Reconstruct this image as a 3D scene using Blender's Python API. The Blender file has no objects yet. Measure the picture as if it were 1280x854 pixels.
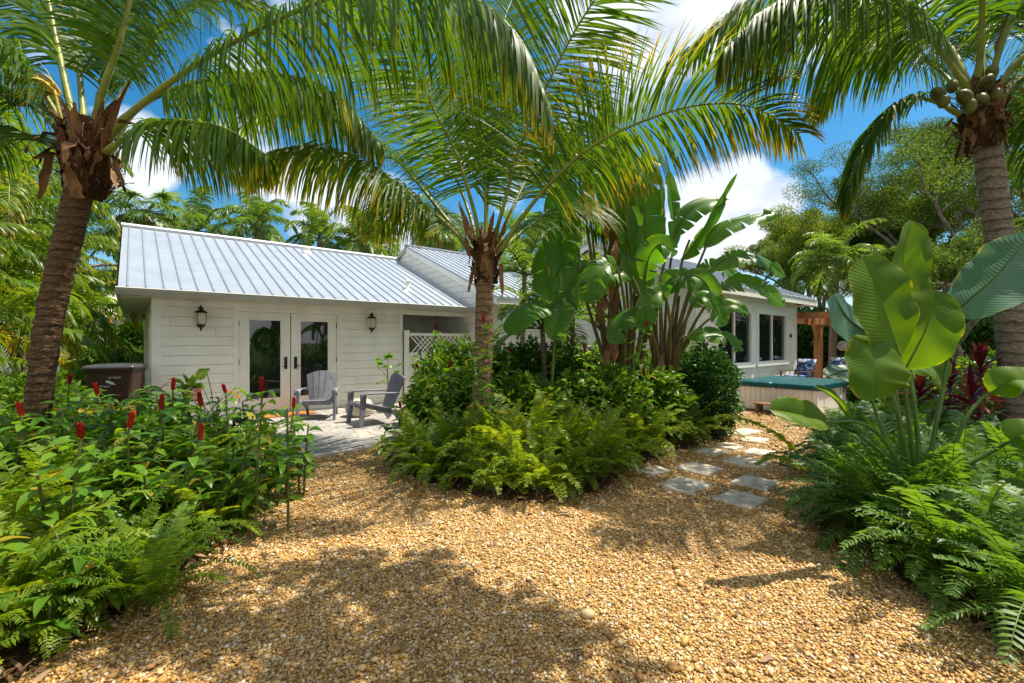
import bpy, math, random
import numpy as np
from mathutils import Vector, Matrix

R = math.radians
scene = bpy.context.scene
COL = scene.collection

# ------------------------------------------------------------------ camera
F_PX, CX, CY, EYE = 569.0, 640.0, 427.0, 1.5
cam_d = bpy.data.cameras.new("camera")
cam_d.lens = 16.0
cam_d.sensor_width = 36.0
cam_d.clip_start = 0.05
cam_d.clip_end = 2000.0
cam = bpy.data.objects.new("camera", cam_d)
cam.location = (0, 0, EYE)
cam.rotation_euler = (R(90), 0, 0)
COL.objects.link(cam)
scene.camera = cam

# ------------------------------------------------------------------ light
SUN_EL = R(66)
SUN_AZ = math.atan2(0.93, 0.22)          # clockwise from +Y
sun_vec = Vector((math.sin(SUN_AZ) * math.cos(SUN_EL), math.cos(SUN_AZ) * math.cos(SUN_EL), math.sin(SUN_EL)))
sun_d = bpy.data.lights.new("sun", 'SUN')
sun_d.energy = 5.0
sun_d.angle = R(0.55)
sun_d.color = (1.0, 0.92, 0.78)
sun = bpy.data.objects.new("sun", sun_d)
sun.rotation_euler = (-sun_vec).to_track_quat('-Z', 'Y').to_euler()
sun.location = (10, 5, 30)
COL.objects.link(sun)

scene.view_settings.view_transform = 'Standard'
scene.view_settings.look = 'None'
scene.view_settings.exposure = 0.88
scene.view_settings.gamma = 1.0
scene.view_settings.use_curve_mapping = False
scene.render.engine = 'CYCLES'
scene.cycles.max_bounces = 8
scene.cycles.diffuse_bounces = 4
scene.cycles.transmission_bounces = 4
scene.cycles.glossy_bounces = 3
scene.cycles.use_denoising = True
scene.cycles.sample_clamp_indirect = 6.0


def node(nt, typ, loc=None, **kw):
    n = nt.nodes.new(typ)
    for k, v in kw.items():
        setattr(n, k, v)
    return n


def math_n(nt, op, a, b=None, clamp=False):
    n = nt.nodes.new('ShaderNodeMath')
    n.operation = op
    n.use_clamp = clamp
    for i, x in enumerate((a, b)):
        if x is None:
            continue
        if isinstance(x, (int, float)):
            n.inputs[i].default_value = x
        else:
            nt.links.new(x, n.inputs[i])
    return n.outputs[0]


def mix_c(nt, fac, a, b, mode='MIX'):
    n = nt.nodes.new('ShaderNodeMix')
    n.data_type = 'RGBA'
    n.blend_type = mode
    for i, x in ((0, fac), (6, a), (7, b)):
        if isinstance(x, (int, float)):
            n.inputs[i].default_value = x
        elif isinstance(x, (tuple, list)):
            n.inputs[i].default_value = (*x[:3], 1)
        else:
            nt.links.new(x, n.inputs[i])
    return n.outputs[2]


def ramp(nt, fac, stops, interp='LINEAR'):
    n = nt.nodes.new('ShaderNodeValToRGB')
    cr = n.color_ramp
    cr.interpolation = interp
    while len(cr.elements) < len(stops):
        cr.elements.new(0.5)
    for e, (p, c) in zip(cr.elements, stops):
        e.position = p
        e.color = (*c[:3], 1) if isinstance(c, (tuple, list)) else (c, c, c, 1)
    nt.links.new(fac, n.inputs[0])
    return n.outputs[0]


def pix_dir(px, py):
    return Vector(((px - CX) / F_PX, 1.0, (CY - py) / F_PX)).normalized()


world = bpy.data.worlds.new("World")
scene.world = world
world.use_nodes = True
wt = world.node_tree
wt.nodes.clear()
sky = node(wt, 'ShaderNodeTexSky', sky_type='NISHITA', sun_disc=False, sun_elevation=SUN_EL, sun_rotation=SUN_AZ)
sky.altitude = 0
sky.air_density = 1.0
sky.dust_density = 0.6
sky.ozone_density = 2.5
hs = node(wt, 'ShaderNodeHueSaturation')
hs.inputs['Saturation'].default_value = 1.42
hs.inputs['Hue'].default_value = 0.487
hs.inputs['Value'].default_value = 1.0
wt.links.new(sky.outputs[0], hs.inputs['Color'])
tc = node(wt, 'ShaderNodeTexCoord')
# clouds: two octaves of noise over the direction, gathered into banks
mp = node(wt, 'ShaderNodeMapping')
mp.inputs['Scale'].default_value = (1.0, 1.0, 1.7)
wt.links.new(tc.outputs['Generated'], mp.inputs[0])
nz = node(wt, 'ShaderNodeTexNoise')
nz.inputs['Scale'].default_value = 4.2
nz.inputs['Detail'].default_value = 10
nz.inputs['Roughness'].default_value = 0.58
nz.inputs['Distortion'].default_value = 0.25
wt.links.new(mp.outputs[0], nz.inputs['Vector'])
acc = None
for px, py, rad, amp in ((None, (0.1, -1, .45), 1.5, .5), (None, (-.3, -.45, 1.0), .8, .4), (915, 262, 0.15, .5), (870, 290, 0.13, .42), (965, 240, .07, .3), (800, 60, 0.22, .36), (865, 25, .16, .36), (745, 130, .17, .30),  # first two: unseen cloud banks added behind and overhead to raise the ambient
                         (320, 255, 0.22, .33), (480, 285, 0.15, .38), (180, 200, 0.13, .30), (380, 150, .2, .22), (600, 200, .25, .18), (1150, 235, .1, .25), (20, 40, .08, .25), (1080, 30, .2, .2)):
    d = pix_dir(px, py) if px is not None else Vector(py).normalized()
    vm = node(wt, 'ShaderNodeVectorMath', operation='DISTANCE')
    wt.links.new(tc.outputs['Generated'], vm.inputs[0])
    vm.inputs[1].default_value = d
    mr = node(wt, 'ShaderNodeMapRange', interpolation_type='SMOOTHSTEP')
    mr.inputs['From Min'].default_value = rad * 1.25
    mr.inputs['From Max'].default_value = rad * 0.2
    mr.inputs['To Min'].default_value = 0
    mr.inputs['To Max'].default_value = amp
    wt.links.new(vm.outputs['Value'], mr.inputs['Value'])
    acc = mr.outputs[0] if acc is None else math_n(wt, 'MAXIMUM', acc, mr.outputs[0])
dens = math_n(wt, 'ADD', nz.outputs['Fac'], acc)
cmask = ramp(wt, dens, [(0.68, 0.0), (0.80, 0.85), (0.92, 1.0)])
nz2 = node(wt, 'ShaderNodeTexNoise')
nz2.inputs['Scale'].default_value = 9
nz2.inputs['Detail'].default_value = 6
wt.links.new(mp.outputs[0], nz2.inputs['Vector'])
ccol = ramp(wt, nz2.outputs['Fac'], [(0.32, (0.62, 0.68, 0.78)), (0.62, (0.93, 0.95, 0.99))])
SKY_STRENGTH = 0.085
skc = node(wt, 'ShaderNodeVectorMath', operation='SCALE')
wt.links.new(hs.outputs[0], skc.inputs[0])
skc.inputs['Scale'].default_value = SKY_STRENGTH
ccs = node(wt, 'ShaderNodeVectorMath', operation='SCALE')
wt.links.new(ccol, ccs.inputs[0])
ccs.inputs['Scale'].default_value = 0.72
mixc = mix_c(wt, cmask, skc.outputs[0], ccs.outputs[0])
bg = node(wt, 'ShaderNodeBackground')
bg.inputs['Strength'].default_value = 1.0
wt.links.new(mixc, bg.inputs[0])
wo = node(wt, 'ShaderNodeOutputWorld')
wt.links.new(bg.outputs[0], wo.inputs[0])


# ------------------------------------------------------------------ helpers
def at(px, py, Y):
    return np.array(((px - CX) / F_PX * Y, Y, EYE - (py - CY) / F_PX * Y))


def gnd(px, py):
    Y = EYE * F_PX / (py - CY)
    return np.array(((px - CX) / F_PX * Y, Y, 0.0))


def nrm(v):
    v = np.asarray(v, float)
    return v / np.maximum(np.linalg.norm(v, axis=-1, keepdims=True), 1e-9)


class MB:
    """collects vertices and faces, then links them as one mesh object"""
    def __init__(self):
        self.V, self.A, self.F = [], [], []
        self.n = 0

    def add(self, V, F, mat=0, age=None, smooth=True):
        V = np.asarray(V, np.float32).reshape(-1, 3)
        F = np.asarray(F, np.int64)
        if len(V) == 0 or len(F) == 0:
            return
        self.V.append(V)
        self.A.append(np.zeros(len(V), np.float32) if age is None else np.broadcast_to(np.asarray(age, np.float32), (len(V),)))
        self.F.append((F + self.n, mat, smooth))
        self.n += len(V)

    def box(self, a, b, mat=0, M=None):
        (x0, y0, z0), (x1, y1, z1) = a, b
        V = np.array([(x0, y0, z0), (x1, y0, z0), (x1, y1, z0), (x0, y1, z0), (x0, y0, z1), (x1, y0, z1), (x1, y1, z1), (x0, y1, z1)], float)
        if M is not None:
            V = M(V)
        self.add(V, [(0, 3, 2, 1), (4, 5, 6, 7), (0, 1, 5, 4), (1, 2, 6, 5), (2, 3, 7, 6), (3, 0, 4, 7)], mat, smooth=False)

    def tube(self, P, rad, sides=8, mat=0, age=None, cap=True, smooth=True):
        P = np.asarray(P, float)
        n = len(P)
        rad = np.broadcast_to(np.asarray(rad, float), (n,))
        T = nrm(np.gradient(P, axis=0))
        ref = np.array((1.0, 0, 0)) if abs(T[0][0]) < 0.8 else np.array((0, 1.0, 0))
        U = np.zeros_like(P)
        u = ref
        for i in range(n):
            u = u - T[i] * np.dot(u, T[i])
            u = u / max(np.linalg.norm(u), 1e-9)
            U[i] = u
        W = np.cross(T, U)
        a = np.arange(sides) / sides * 2 * math.pi
        V = P[:, None] + rad[:, None, None] * (np.cos(a)[None, :, None] * U[:, None] + np.sin(a)[None, :, None] * W[:, None])
        i = np.arange(n - 1)[:, None] * sides
        j = np.arange(sides)[None]
        k = (np.arange(sides)[None] + 1) % sides
        Fq = np.stack([i + j, i + k, i + sides + k, i + sides + j], -1).reshape(-1, 4)
        ag = None if age is None else np.repeat(np.broadcast_to(age, (n,)), sides)
        self.add(V, Fq, mat, ag, smooth)
        if cap:
            self.add(V[0][::-1], [list(range(sides))], mat, None if age is None else ag[:sides], False)
            self.add(V[-1], [list(range(sides))], mat, None if age is None else ag[-sides:], False)

    def lathe(self, prof, c=(0, 0, 0), sides=20, mat=0, axis=None):
        prof = np.asarray(prof, float)
        a = np.arange(sides) / sides * 2 * math.pi
        V = np.stack([prof[:, :1] * np.cos(a), prof[:, :1] * np.sin(a), np.repeat(prof[:, 1:], sides, 1)], -1)
        if axis is not None:
            q = Vector((0, 0, 1)).rotation_difference(Vector(axis))
            m = np.array(q.to_matrix())
            V = V @ m.T
        V = V + np.asarray(c, float)
        n = len(prof)
        i = np.arange(n - 1)[:, None] * sides
        j = np.arange(sides)[None]
        k = (j + 1) % sides
        self.add(V, np.stack([i + j, i + k, i + sides + k, i + sides + j], -1).reshape(-1, 4), mat)

    def build(self, name, mats, parent=None, loc=None, rotz=0.0):
        me = bpy.data.meshes.new(name)
        V = np.concatenate(self.V)
        me.vertices.add(len(V))
        me.vertices.foreach_set('co', V.ravel())
        loops = np.concatenate([f.ravel() for f, m, s in self.F])
        cnt = np.concatenate([np.full(len(f), f.shape[1]) for f, m, s in self.F])
        mi = np.concatenate([np.full(len(f), m) for f, m, s in self.F])
        sm = np.concatenate([np.full(len(f), s) for f, m, s in self.F])
        me.loops.add(len(loops))
        me.loops.foreach_set('vertex_index', loops.astype(np.int32))
        me.polygons.add(len(cnt))
        me.polygons.foreach_set('loop_start', np.concatenate([[0], np.cumsum(cnt)[:-1]]).astype(np.int32))
        me.polygons.foreach_set('loop_total', cnt.astype(np.int32))
        if not isinstance(mats, (list, tuple)):
            mats = [mats]
        for m in mats:
            me.materials.append(m)
        me.polygons.foreach_set('material_index', mi.astype(np.int32))
        me.polygons.foreach_set('use_smooth', sm.astype(bool))
        at_ = me.attributes.new('age', 'FLOAT', 'POINT')
        at_.data.foreach_set('value', np.concatenate(self.A))
        me.update()
        me.validate()
        o = bpy.data.objects.new(name, me)
        COL.objects.link(o)
        if parent is not None:
            o.parent = parent
        if loc is not None:
            o.location = loc
        o.rotation_euler.z = rotz
        return o


def tag(o, label=None, cat=None, group=None, kind=None):
    if label:
        o['label'] = label
    if cat:
        o['category'] = cat
    if group:
        o['group'] = group
    if kind:
        o['kind'] = kind
    return o


def thing(name, label, cat, loc=(0, 0, 0), rotz=0.0, group=None):
    o = bpy.data.objects.new(name, None)
    o.empty_display_size = 0.2
    COL.objects.link(o)
    o.location = loc
    o.rotation_euler.z = rotz
    return tag(o, label, cat, group)


def kids(o):
    return [c for c in bpy.data.objects if c.parent == o]


def copy_tree(o, loc=None, rotz=None, scale=None, label=None, group=None):
    c = o.copy()
    COL.objects.link(c)
    if loc is not None:
        c.location = loc
    if rotz is not None:
        c.rotation_euler.z = rotz
    if scale is not None:
        c.scale = (scale,) * 3 if isinstance(scale, (int, float)) else scale
    if label:
        c['label'] = label
    if group:
        c['group'] = group
    for ch in kids(o):
        d = ch.copy()
        COL.objects.link(d)
        d.parent = c
        for g in kids(ch):
            e = g.copy()
            COL.objects.link(e)
            e.parent = d
    return c


def catmull(pts, m):
    P = np.asarray(pts, float)
    P = np.vstack([2 * P[0] - P[1], P, 2 * P[-1] - P[-2]])
    out = []
    segs = len(P) - 3
    for i in range(segs):
        t = np.linspace(0, 1, 24, endpoint=False)[:, None]
        a, b, c, d = P[i:i + 4]
        out.append(.5 * (2 * b + (c - a) * t + (2 * a - 5 * b + 4 * c - d) * t ** 2 + (3 * b - a - 3 * c + d) * t ** 3))
    out = np.vstack(out + [P[-2][None]])
    s = np.concatenate([[0], np.cumsum(np.linalg.norm(np.diff(out, axis=0), axis=1))])
    x = np.linspace(0, s[-1], m)
    return np.stack([np.interp(x, s, out[:, k]) for k in range(3)], -1)


def arc(p0, az, el, L, droop, m=28, rng=None):
    """az clockwise from +Y, el elevation of the start, droop how far it bends down"""
    d = np.array((math.sin(az) * math.cos(el), math.cos(az) * math.cos(el), math.sin(el)))
    P = [np.asarray(p0, float)]
    for i in range(m - 1):
        t = i / (m - 1)
        d = d + np.array((0, 0, -1.0)) * droop / m * (0.35 + 1.6 * t)
        d = d / np.linalg.norm(d)
        P.append(P[-1] + d * L / (m - 1))
    return np.array(P)


def strips(B, D, W, L, wd, nseg, grav, prof, fold=0.0, curl=None):
    """n bent leaf strips; returns vertices, quads and the position along the strip"""
    n = len(B)
    B = np.asarray(B, float)
    D = nrm(D)
    L = np.broadcast_to(np.asarray(L, float), (n,))
    wd = np.broadcast_to(np.asarray(wd, float), (n,))
    grav = np.broadcast_to(np.asarray(grav, float), (n,))
    c = 3 if fold else 2
    V = np.zeros((n, nseg + 1, c, 3))
    P = B.copy()
    Dk = D.copy()
    Z = np.array((0, 0, -1.0))
    for k in range(nseg + 1):
        Wk = nrm(W - (W * Dk).sum(-1, keepdims=True) * Dk)
        w = (wd * prof[k] * .5)[:, None]
        if fold:
            N = np.cross(Dk, Wk)
            V[:, k, 0] = P - Wk * w + N * w * fold
            V[:, k, 1] = P
            V[:, k, 2] = P + Wk * w + N * w * fold
        else:
            V[:, k, 0] = P - Wk * w
            V[:, k, 1] = P + Wk * w
        P = P + Dk * (L / nseg)[:, None]
        Dk = nrm(Dk + Z * (grav / nseg)[:, None])
    idx = np.arange(n * (nseg + 1) * c).reshape(n, nseg + 1, c)
    Fq = np.stack([idx[:, :-1, :-1], idx[:, :-1, 1:], idx[:, 1:, 1:], idx[:, 1:, :-1]], -1).reshape(-1, 4)
    tt = np.broadcast_to((np.arange(nseg + 1) / nseg)[None, :, None], (n, nseg + 1, c))
    return V.reshape(-1, 3), Fq, tt.reshape(-1)


def rep(a, nseg, c=2):
    """spread a per-leaf value over the vertices of its strip"""
    return np.repeat(np.asarray(a, float), (nseg + 1) * c)


# ------------------------------------------------------------------ materials
def new_mat(name):
    m = bpy.data.materials.new(name)
    m.use_nodes = True
    nt = m.node_tree
    nt.nodes.clear()
    out = nt.nodes.new('ShaderNodeOutputMaterial')
    return m, nt, out


def principled(nt, out, base, rough=0.5, spec=0.5, metal=0.0, normal=None):
    p = nt.nodes.new('ShaderNodeBsdfPrincipled')
    for key, v in (('Base Color', base), ('Roughness', rough), ('Specular IOR Level', spec), ('Metallic', metal)):
        if isinstance(v, (int, float)):
            p.inputs[key].default_value = v
        elif isinstance(v, (tuple, list)):
            p.inputs[key].default_value = (*v[:3], 1)
        else:
            nt.links.new(v, p.inputs[key])
    if normal is not None:
        nt.links.new(normal, p.inputs['Normal'])
    nt.links.new(p.outputs[0], out.inputs[0])
    return p


def noise(nt, scale, detail=4, rough=.55, coord='Object', vec=None, mapscale=None):
    n = nt.nodes.new('ShaderNodeTexNoise')
    n.inputs['Scale'].default_value = scale
    n.inputs['Detail'].default_value = detail
    n.inputs['Roughness'].default_value = rough
    if vec is None:
        t = nt.nodes.new('ShaderNodeTexCoord')
        vec = t.outputs[coord]
    if mapscale is not None:
        mpn = nt.nodes.new('ShaderNodeMapping')
        mpn.inputs['Scale'].default_value = mapscale
        nt.links.new(vec, mpn.inputs[0])
        vec = mpn.outputs[0]
    nt.links.new(vec, n.inputs['Vector'])
    return n.outputs['Fac']


def bump(nt, h, strength=.3, dist=.01, normal=None):
    b = nt.nodes.new('ShaderNodeBump')
    b.inputs['Strength'].default_value = strength
    b.inputs['Distance'].default_value = dist
    nt.links.new(h, b.inputs['Height'])
    if normal is not None:
        nt.links.new(normal, b.inputs['Normal'])
    return b.outputs[0]


def plain(name, col, rough=.5, spec=.5, metal=0., var=.12, nscale=8, bmp=0., bscale=60, mapscale=None):
    m, nt, out = new_mat(name)
    f = noise(nt, nscale, 5, mapscale=mapscale)
    lo = tuple(c * (1 - var) for c in col)
    hi = tuple(min(1, c * (1 + var)) for c in col)
    c = ramp(nt, f, [(.3, lo), (.7, hi)])
    nrml = None
    if bmp:
        nrml = bump(nt, noise(nt, bscale, 4, mapscale=mapscale), bmp, .01)
    principled(nt, out, c, rough, spec, metal, nrml)
    return m


def leaf_mat(name, g1, g2, yellow, brown=(.16, .075, .025), trans=.42, rough=.38, spec=.5, vein=None, objvar=.35, under=None):
    """green that differs per leaf and per plant, ageing to yellow and brown with the age attribute; lets light through"""
    m, nt, out = new_mat(name)
    geo = nt.nodes.new('ShaderNodeNewGeometry')
    oi = nt.nodes.new('ShaderNodeObjectInfo')
    rnd = math_n(nt, 'ADD', math_n(nt, 'MULTIPLY', geo.outputs['Random Per Island'], 1 - objvar), math_n(nt, 'MULTIPLY', oi.outputs['Random'], objvar))
    col = ramp(nt, rnd, [(.1, g1), (.8, g2)])
    av = nt.nodes.new('ShaderNodeAttribute')
    av.attribute_name = 'age'
    nzf = noise(nt, 6, 3)
    age = math_n(nt, 'ADD', av.outputs['Fac'], math_n(nt, 'MULTIPLY', math_n(nt, 'SUBTRACT', nzf, .5), .25))
    col = mix_c(nt, ramp(nt, age, [(.3, 0.), (.62, 1.)]), col, yellow)
    col = mix_c(nt, ramp(nt, age, [(.72, 0.), (.95, 1.)]), col, brown)
    nrml = None
    if vein:
        vw = vein(nt)
        nrml = bump(nt, vw, .16, .006)
        col = mix_c(nt, math_n(nt, 'MULTIPLY', math_n(nt, 'ADD', vw, 1.0), .13), col, tuple(x * .45 for x in g1))
        blot = noise(nt, 3.5, 4)
        col = mix_c(nt, ramp(nt, blot, [(.4, 0.), (.75, .35)]), col, tuple(min(1, x * 1.5) for x in g2))
    p = nt.nodes.new('ShaderNodeBsdfPrincipled')
    pc = col
    if under is not None:
        pc = mix_c(nt, geo.outputs['Backfacing'], col, under)
    nt.links.new(pc, p.inputs['Base Color'])
    p.inputs['Roughness'].default_value = rough
    p.inputs['Specular IOR Level'].default_value = spec
    t = nt.nodes.new('ShaderNodeBsdfTranslucent')
    tcn = mix_c(nt, 1.0, col, (2.3, 2.0, .75), 'MULTIPLY')
    nt.links.new(tcn, t.inputs['Color'])
    if nrml is not None:
        nt.links.new(nrml, p.inputs['Normal'])
    mx = nt.nodes.new('ShaderNodeMixShader')
    mx.inputs[0].default_value = trans
    nt.links.new(p.outputs[0], mx.inputs[1])
    nt.links.new(t.outputs[0], mx.inputs[2])
    nt.links.new(mx.outputs[0], out.inputs[0])
    return m


M = {}
YEL = (.34, .26, .03)
M['coco'] = leaf_mat('coconut_leaf', (.04, .11, .009), (.105, .185, .013), (.40, .30, .02), trans=.54, rough=.48, spec=.35)
M['areca'] = leaf_mat('areca_leaf', (.04, .115, .008), (.145, .22, .014), (.42, .30, .04), trans=.5, rough=.4)
M['royal'] = leaf_mat('far_palm_leaf', (.07, .15, .03), (.15, .24, .04), (.34, .28, .06), trans=.42, rough=.4)
M['fern'] = leaf_mat('fern_leaf', (.07, .15, .007), (.215, .285, .016), (.33, .33, .03), trans=.45, rough=.45, objvar=.6)
M['darkfern'] = leaf_mat('fern_leaf_painted_shade', (.035, .11, .012), (.11, .21, .02), (.33, .33, .03), trans=.4, rough=.5, objvar=.6)  # darker copy of the fern green, shade painted into the colour
M['ginger'] = leaf_mat('ginger_leaf', (.045, .135, .010), (.13, .25, .018), (.36, .27, .03), trans=.42, rough=.36, spec=.4)
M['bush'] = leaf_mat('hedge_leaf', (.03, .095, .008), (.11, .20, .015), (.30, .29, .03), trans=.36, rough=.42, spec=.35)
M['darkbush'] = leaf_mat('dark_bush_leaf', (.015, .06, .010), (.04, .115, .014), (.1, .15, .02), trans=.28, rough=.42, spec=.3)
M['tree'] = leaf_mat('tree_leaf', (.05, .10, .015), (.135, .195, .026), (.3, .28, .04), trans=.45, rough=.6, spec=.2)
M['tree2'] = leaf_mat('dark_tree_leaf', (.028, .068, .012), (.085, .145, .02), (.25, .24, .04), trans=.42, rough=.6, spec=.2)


def vein_wave(nt):
    a = nt.nodes.new('ShaderNodeAttribute')
    a.attribute_name = 'vein'
    w = math_n(nt, 'SINE', math_n(nt, 'MULTIPLY', a.outputs['Fac'], 190.))
    return w


M['paddle'] = leaf_mat('paddle_leaf', (.04, .15, .008), (.09, .23, .012), (.32, .30, .03), trans=.5, rough=.36, vein=vein_wave)
M['calathea'] = leaf_mat('calathea_leaf', (.065, .15, .005), (.115, .205, .007), (.36, .32, .03), trans=.5, rough=.42, spec=.35, vein=vein_wave)
M['waxy'] = leaf_mat('waxy_leaf', (.07, .17, .10), (.10, .20, .13), (.40, .36, .05), trans=.3, rough=.4, vein=vein_wave)
M['cordy'] = leaf_mat('red_leaf', (.05, .006, .014), (.17, .015, .028), (.30, .06, .02), brown=(.22, .04, .02), trans=.35, rough=.3)
M['pink'] = leaf_mat('pink_leaf', (.30, .12, .10), (.40, .17, .14), (.3, .2, .1), trans=.35, rough=.35)
M['litter'] = leaf_mat('dry_leaf', (.11, .055, .025), (.28, .17, .09), (.3, .2, .1), trans=.15, rough=.7)
M['deadleaf'] = leaf_mat('dead_leaf', (.16, .075, .03), (.26, .13, .05), (.3, .2, .1), trans=.25, rough=.7)


def fibre_mat():
    m, nt, out = new_mat('palm_fibre')
    geo = nt.nodes.new('ShaderNodeNewGeometry')
    c = ramp(nt, geo.outputs['Random Per Island'], [(0, (.05, .022, .012)), (.45, (.15, .07, .03)), (.8, (.26, .14, .065)), (1, (.36, .22, .12))])
    n = noise(nt, 22, 5, .65, mapscale=(1, 1, .2))
    c = mix_c(nt, .85, c, ramp(nt, n, [(.3, .35), (.7, 1.25)]), 'MULTIPLY')
    principled(nt, out, c, .9, .2, 0, bump(nt, noise(nt, 60, 4, mapscale=(1, 1, .2)), 1., .01))
    return m


M['sheath'] = fibre_mat()
M['petiole'] = plain('palm_petiole', (.19, .22, .03), .42, .4, var=.35, nscale=5)
M['petiole_gold'] = plain('golden_stalk', (.125, .10, .022), .42, .4, var=.6, nscale=4, mapscale=(1, 1, .3))
M['petiole_dark'] = plain('green_stalk', (.07, .13, .02), .42, .4, var=.35, nscale=5)
M['cane'] = plain('ginger_cane', (.12, .13, .03), .5, .4, var=.4, nscale=9)
M['banana_stem'] = plain('stem_sheath', (.115, .068, .02), .5, .4, var=.75, nscale=4, bmp=.5, bscale=20, mapscale=(1, 1, .12))
M['redcone'] = plain('red_bract', (.46, .022, .014), .33, .5, var=.35, nscale=20)
M['redcone_dull'] = plain('dull_red_bract', (.30, .014, .016), .45, .4, var=.5, nscale=20)
M['yellowspray'] = plain('palm_flower', (.48, .36, .06), .6, .3, var=.3)
M['coconut'] = plain('coconut_husk', (.085, .09, .012), .55, .3, var=.8, nscale=7)


def trunk_mat(name, lo, hi, ring=9.0, moss=0.):
    m, nt, out = new_mat(name)
    t = nt.nodes.new('ShaderNodeTexCoord')
    sep = nt.nodes.new('ShaderNodeSeparateXYZ')
    nt.links.new(t.outputs['Object'], sep.inputs[0])
    n1 = noise(nt, 7, 5, vec=t.outputs['Object'])
    zz = math_n(nt, 'ADD', math_n(nt, 'MULTIPLY', sep.outputs[2], ring), math_n(nt, 'MULTIPLY', n1, 1.1))
    fr = math_n(nt, 'FRACT', zz)
    ringc = ramp(nt, fr, [(0., .10), (.10, 1.0), (.7, .85), (1., .16)])
    n2 = noise(nt, 26, 6, .65, vec=t.outputs['Object'], mapscale=(1, 1, 2.2))
    base = ramp(nt, n2, [(.3, lo), (.68, hi)])
    col = mix_c(nt, .75, base, ringc, 'MULTIPLY')
    if moss:
        col = mix_c(nt, math_n(nt, 'MULTIPLY', ramp(nt, n1, [(.45, 0.), (.65, 1.)]), moss), col, (.09, .10, .03))
    b = bump(nt, math_n(nt, 'ADD', math_n(nt, 'MULTIPLY', fr, .6), n2), .9, .02)
    principled(nt, out, col, .85, .25, 0, b)
    return m


M['trunk_brown'] = trunk_mat('palm_trunk_brown', (.06, .030, .016), (.22, .125, .065), 13, .25)
M['trunk_grey'] = trunk_mat('palm_trunk_grey', (.13, .095, .065), (.40, .32, .24), 9, .08)
M['trunk_mid'] = trunk_mat('palm_trunk_tan', (.15, .09, .05), (.36, .24, .14), 11, .1)
M['bark'] = plain('tree_bark', (.20, .16, .12), .9, .2, var=.5, nscale=10, bmp=.8, bscale=25, mapscale=(1, 1, .3))

# ------------------------------------------------------------------ materials of the place
def gravel_mat():
    m, nt, out = new_mat("gravel_bed")
    t = nt.nodes.new('ShaderNodeTexCoord')
    v = nt.nodes.new('ShaderNodeTexVoronoi')
    v.inputs['Scale'].default_value = 62
    nt.links.new(t.outputs['Object'], v.inputs['Vector'])
    sep = nt.nodes.new('ShaderNodeSeparateColor')
    nt.links.new(v.outputs['Color'], sep.inputs[0])
    c = ramp(nt, sep.outputs[0], [(0, (.15, .07, .03)), (.2, (.34, .17, .05)), (.45, (.48, .28, .09)), (.7, (.56, .37, .16)), (.9, (.70, .56, .36)), (1, (.78, .71, .58))])
    big = noise(nt, .9, 3, vec=t.outputs['Object'])
    c = mix_c(nt, ramp(nt, big, [(.35, .0), (.7, .28)]), c, (.42, .25, .10))
    gap = ramp(nt, v.outputs['Distance'], [(.25, 1.), (.75, .45)])
    c = mix_c(nt, 1., c, gap, 'MULTIPLY')
    h = ramp(nt, v.outputs['Distance'], [(0., 1.), (.8, 0.)])
    principled(nt, out, c, .75, .3, 0, bump(nt, h, .9, .012))
    return m


def pebble_mat():
    m, nt, out = new_mat("pebble")
    geo = nt.nodes.new('ShaderNodeNewGeometry')
    c = ramp(nt, geo.outputs['Random Per Island'], [(0, (.22, .11, .04)), (.12, (.38, .20, .055)), (.38, (.49, .285, .075)), (.6, (.57, .37, .12)), (.8, (.64, .47, .21)), (.93, (.74, .62, .40)), (1, (.80, .76, .64))])
    n = noise(nt, 90, 3)
    c = mix_c(nt, ramp(nt, n, [(.35, .0), (.7, .4)]), c, (.50, .28, .10))
    pn = noise(nt, .8, 5, .6)
    c = mix_c(nt, 1., c, ramp(nt, pn, [(.3, (.80, .77, .72)), (.55, (.94, .93, .92)), (.75, (1., 1., 1.))]), 'MULTIPLY')
    principled(nt, out, c, .6, .35, 0)
    return m


def paver_mat():
    m, nt, out = new_mat("pavers")
    t = nt.nodes.new('ShaderNodeTexCoord')
    b = nt.nodes.new('ShaderNodeTexBrick')
    nt.links.new(t.outputs['Object'], b.inputs['Vector'])
    b.offset = .5
    b.squash = .7
    b.squash_frequency = 3
    b.inputs['Scale'].default_value = 1.0
    b.inputs['Brick Width'].default_value = .30
    b.inputs['Row Height'].default_value = .16
    b.inputs['Mortar Size'].default_value = .006
    b.inputs['Mortar Smooth'].default_value = .3
    b.inputs['Color1'].default_value = (.42, .38, .33, 1)
    b.inputs['Color2'].default_value = (.27, .26, .25, 1)
    b.inputs['Mortar'].default_value = (.09, .08, .065, 1)
    n = noise(nt, 5, 6, .6, vec=t.outputs['Object'])
    c = mix_c(nt, .8, b.outputs['Color'], ramp(nt, n, [(.3, .68), (.7, 1.15)]), 'MULTIPLY')
    n2 = noise(nt, 70, 4, vec=t.outputs['Object'])
    h = math_n(nt, 'ADD', math_n(nt, 'MULTIPLY', b.outputs['Fac'], -1.), math_n(nt, 'MULTIPLY', n2, .35))
    principled(nt, out, c, .8, .3, 0, bump(nt, h, .6, .012))
    return m


def soil_mat(name, a, b2, sc=9):
    m, nt, out = new_mat(name)
    n1 = noise(nt, sc, 8, .7)
    n2 = noise(nt, sc * 9, 5, .6)
    c = mix_c(nt, .5, ramp(nt, n1, [(.3, a), (.7, b2)]), ramp(nt, n2, [(.3, a), (.7, b2)]))
    principled(nt, out, c, .95, .1, 0, bump(nt, math_n(nt, 'ADD', n1, n2), 1., .03))
    return m


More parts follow.
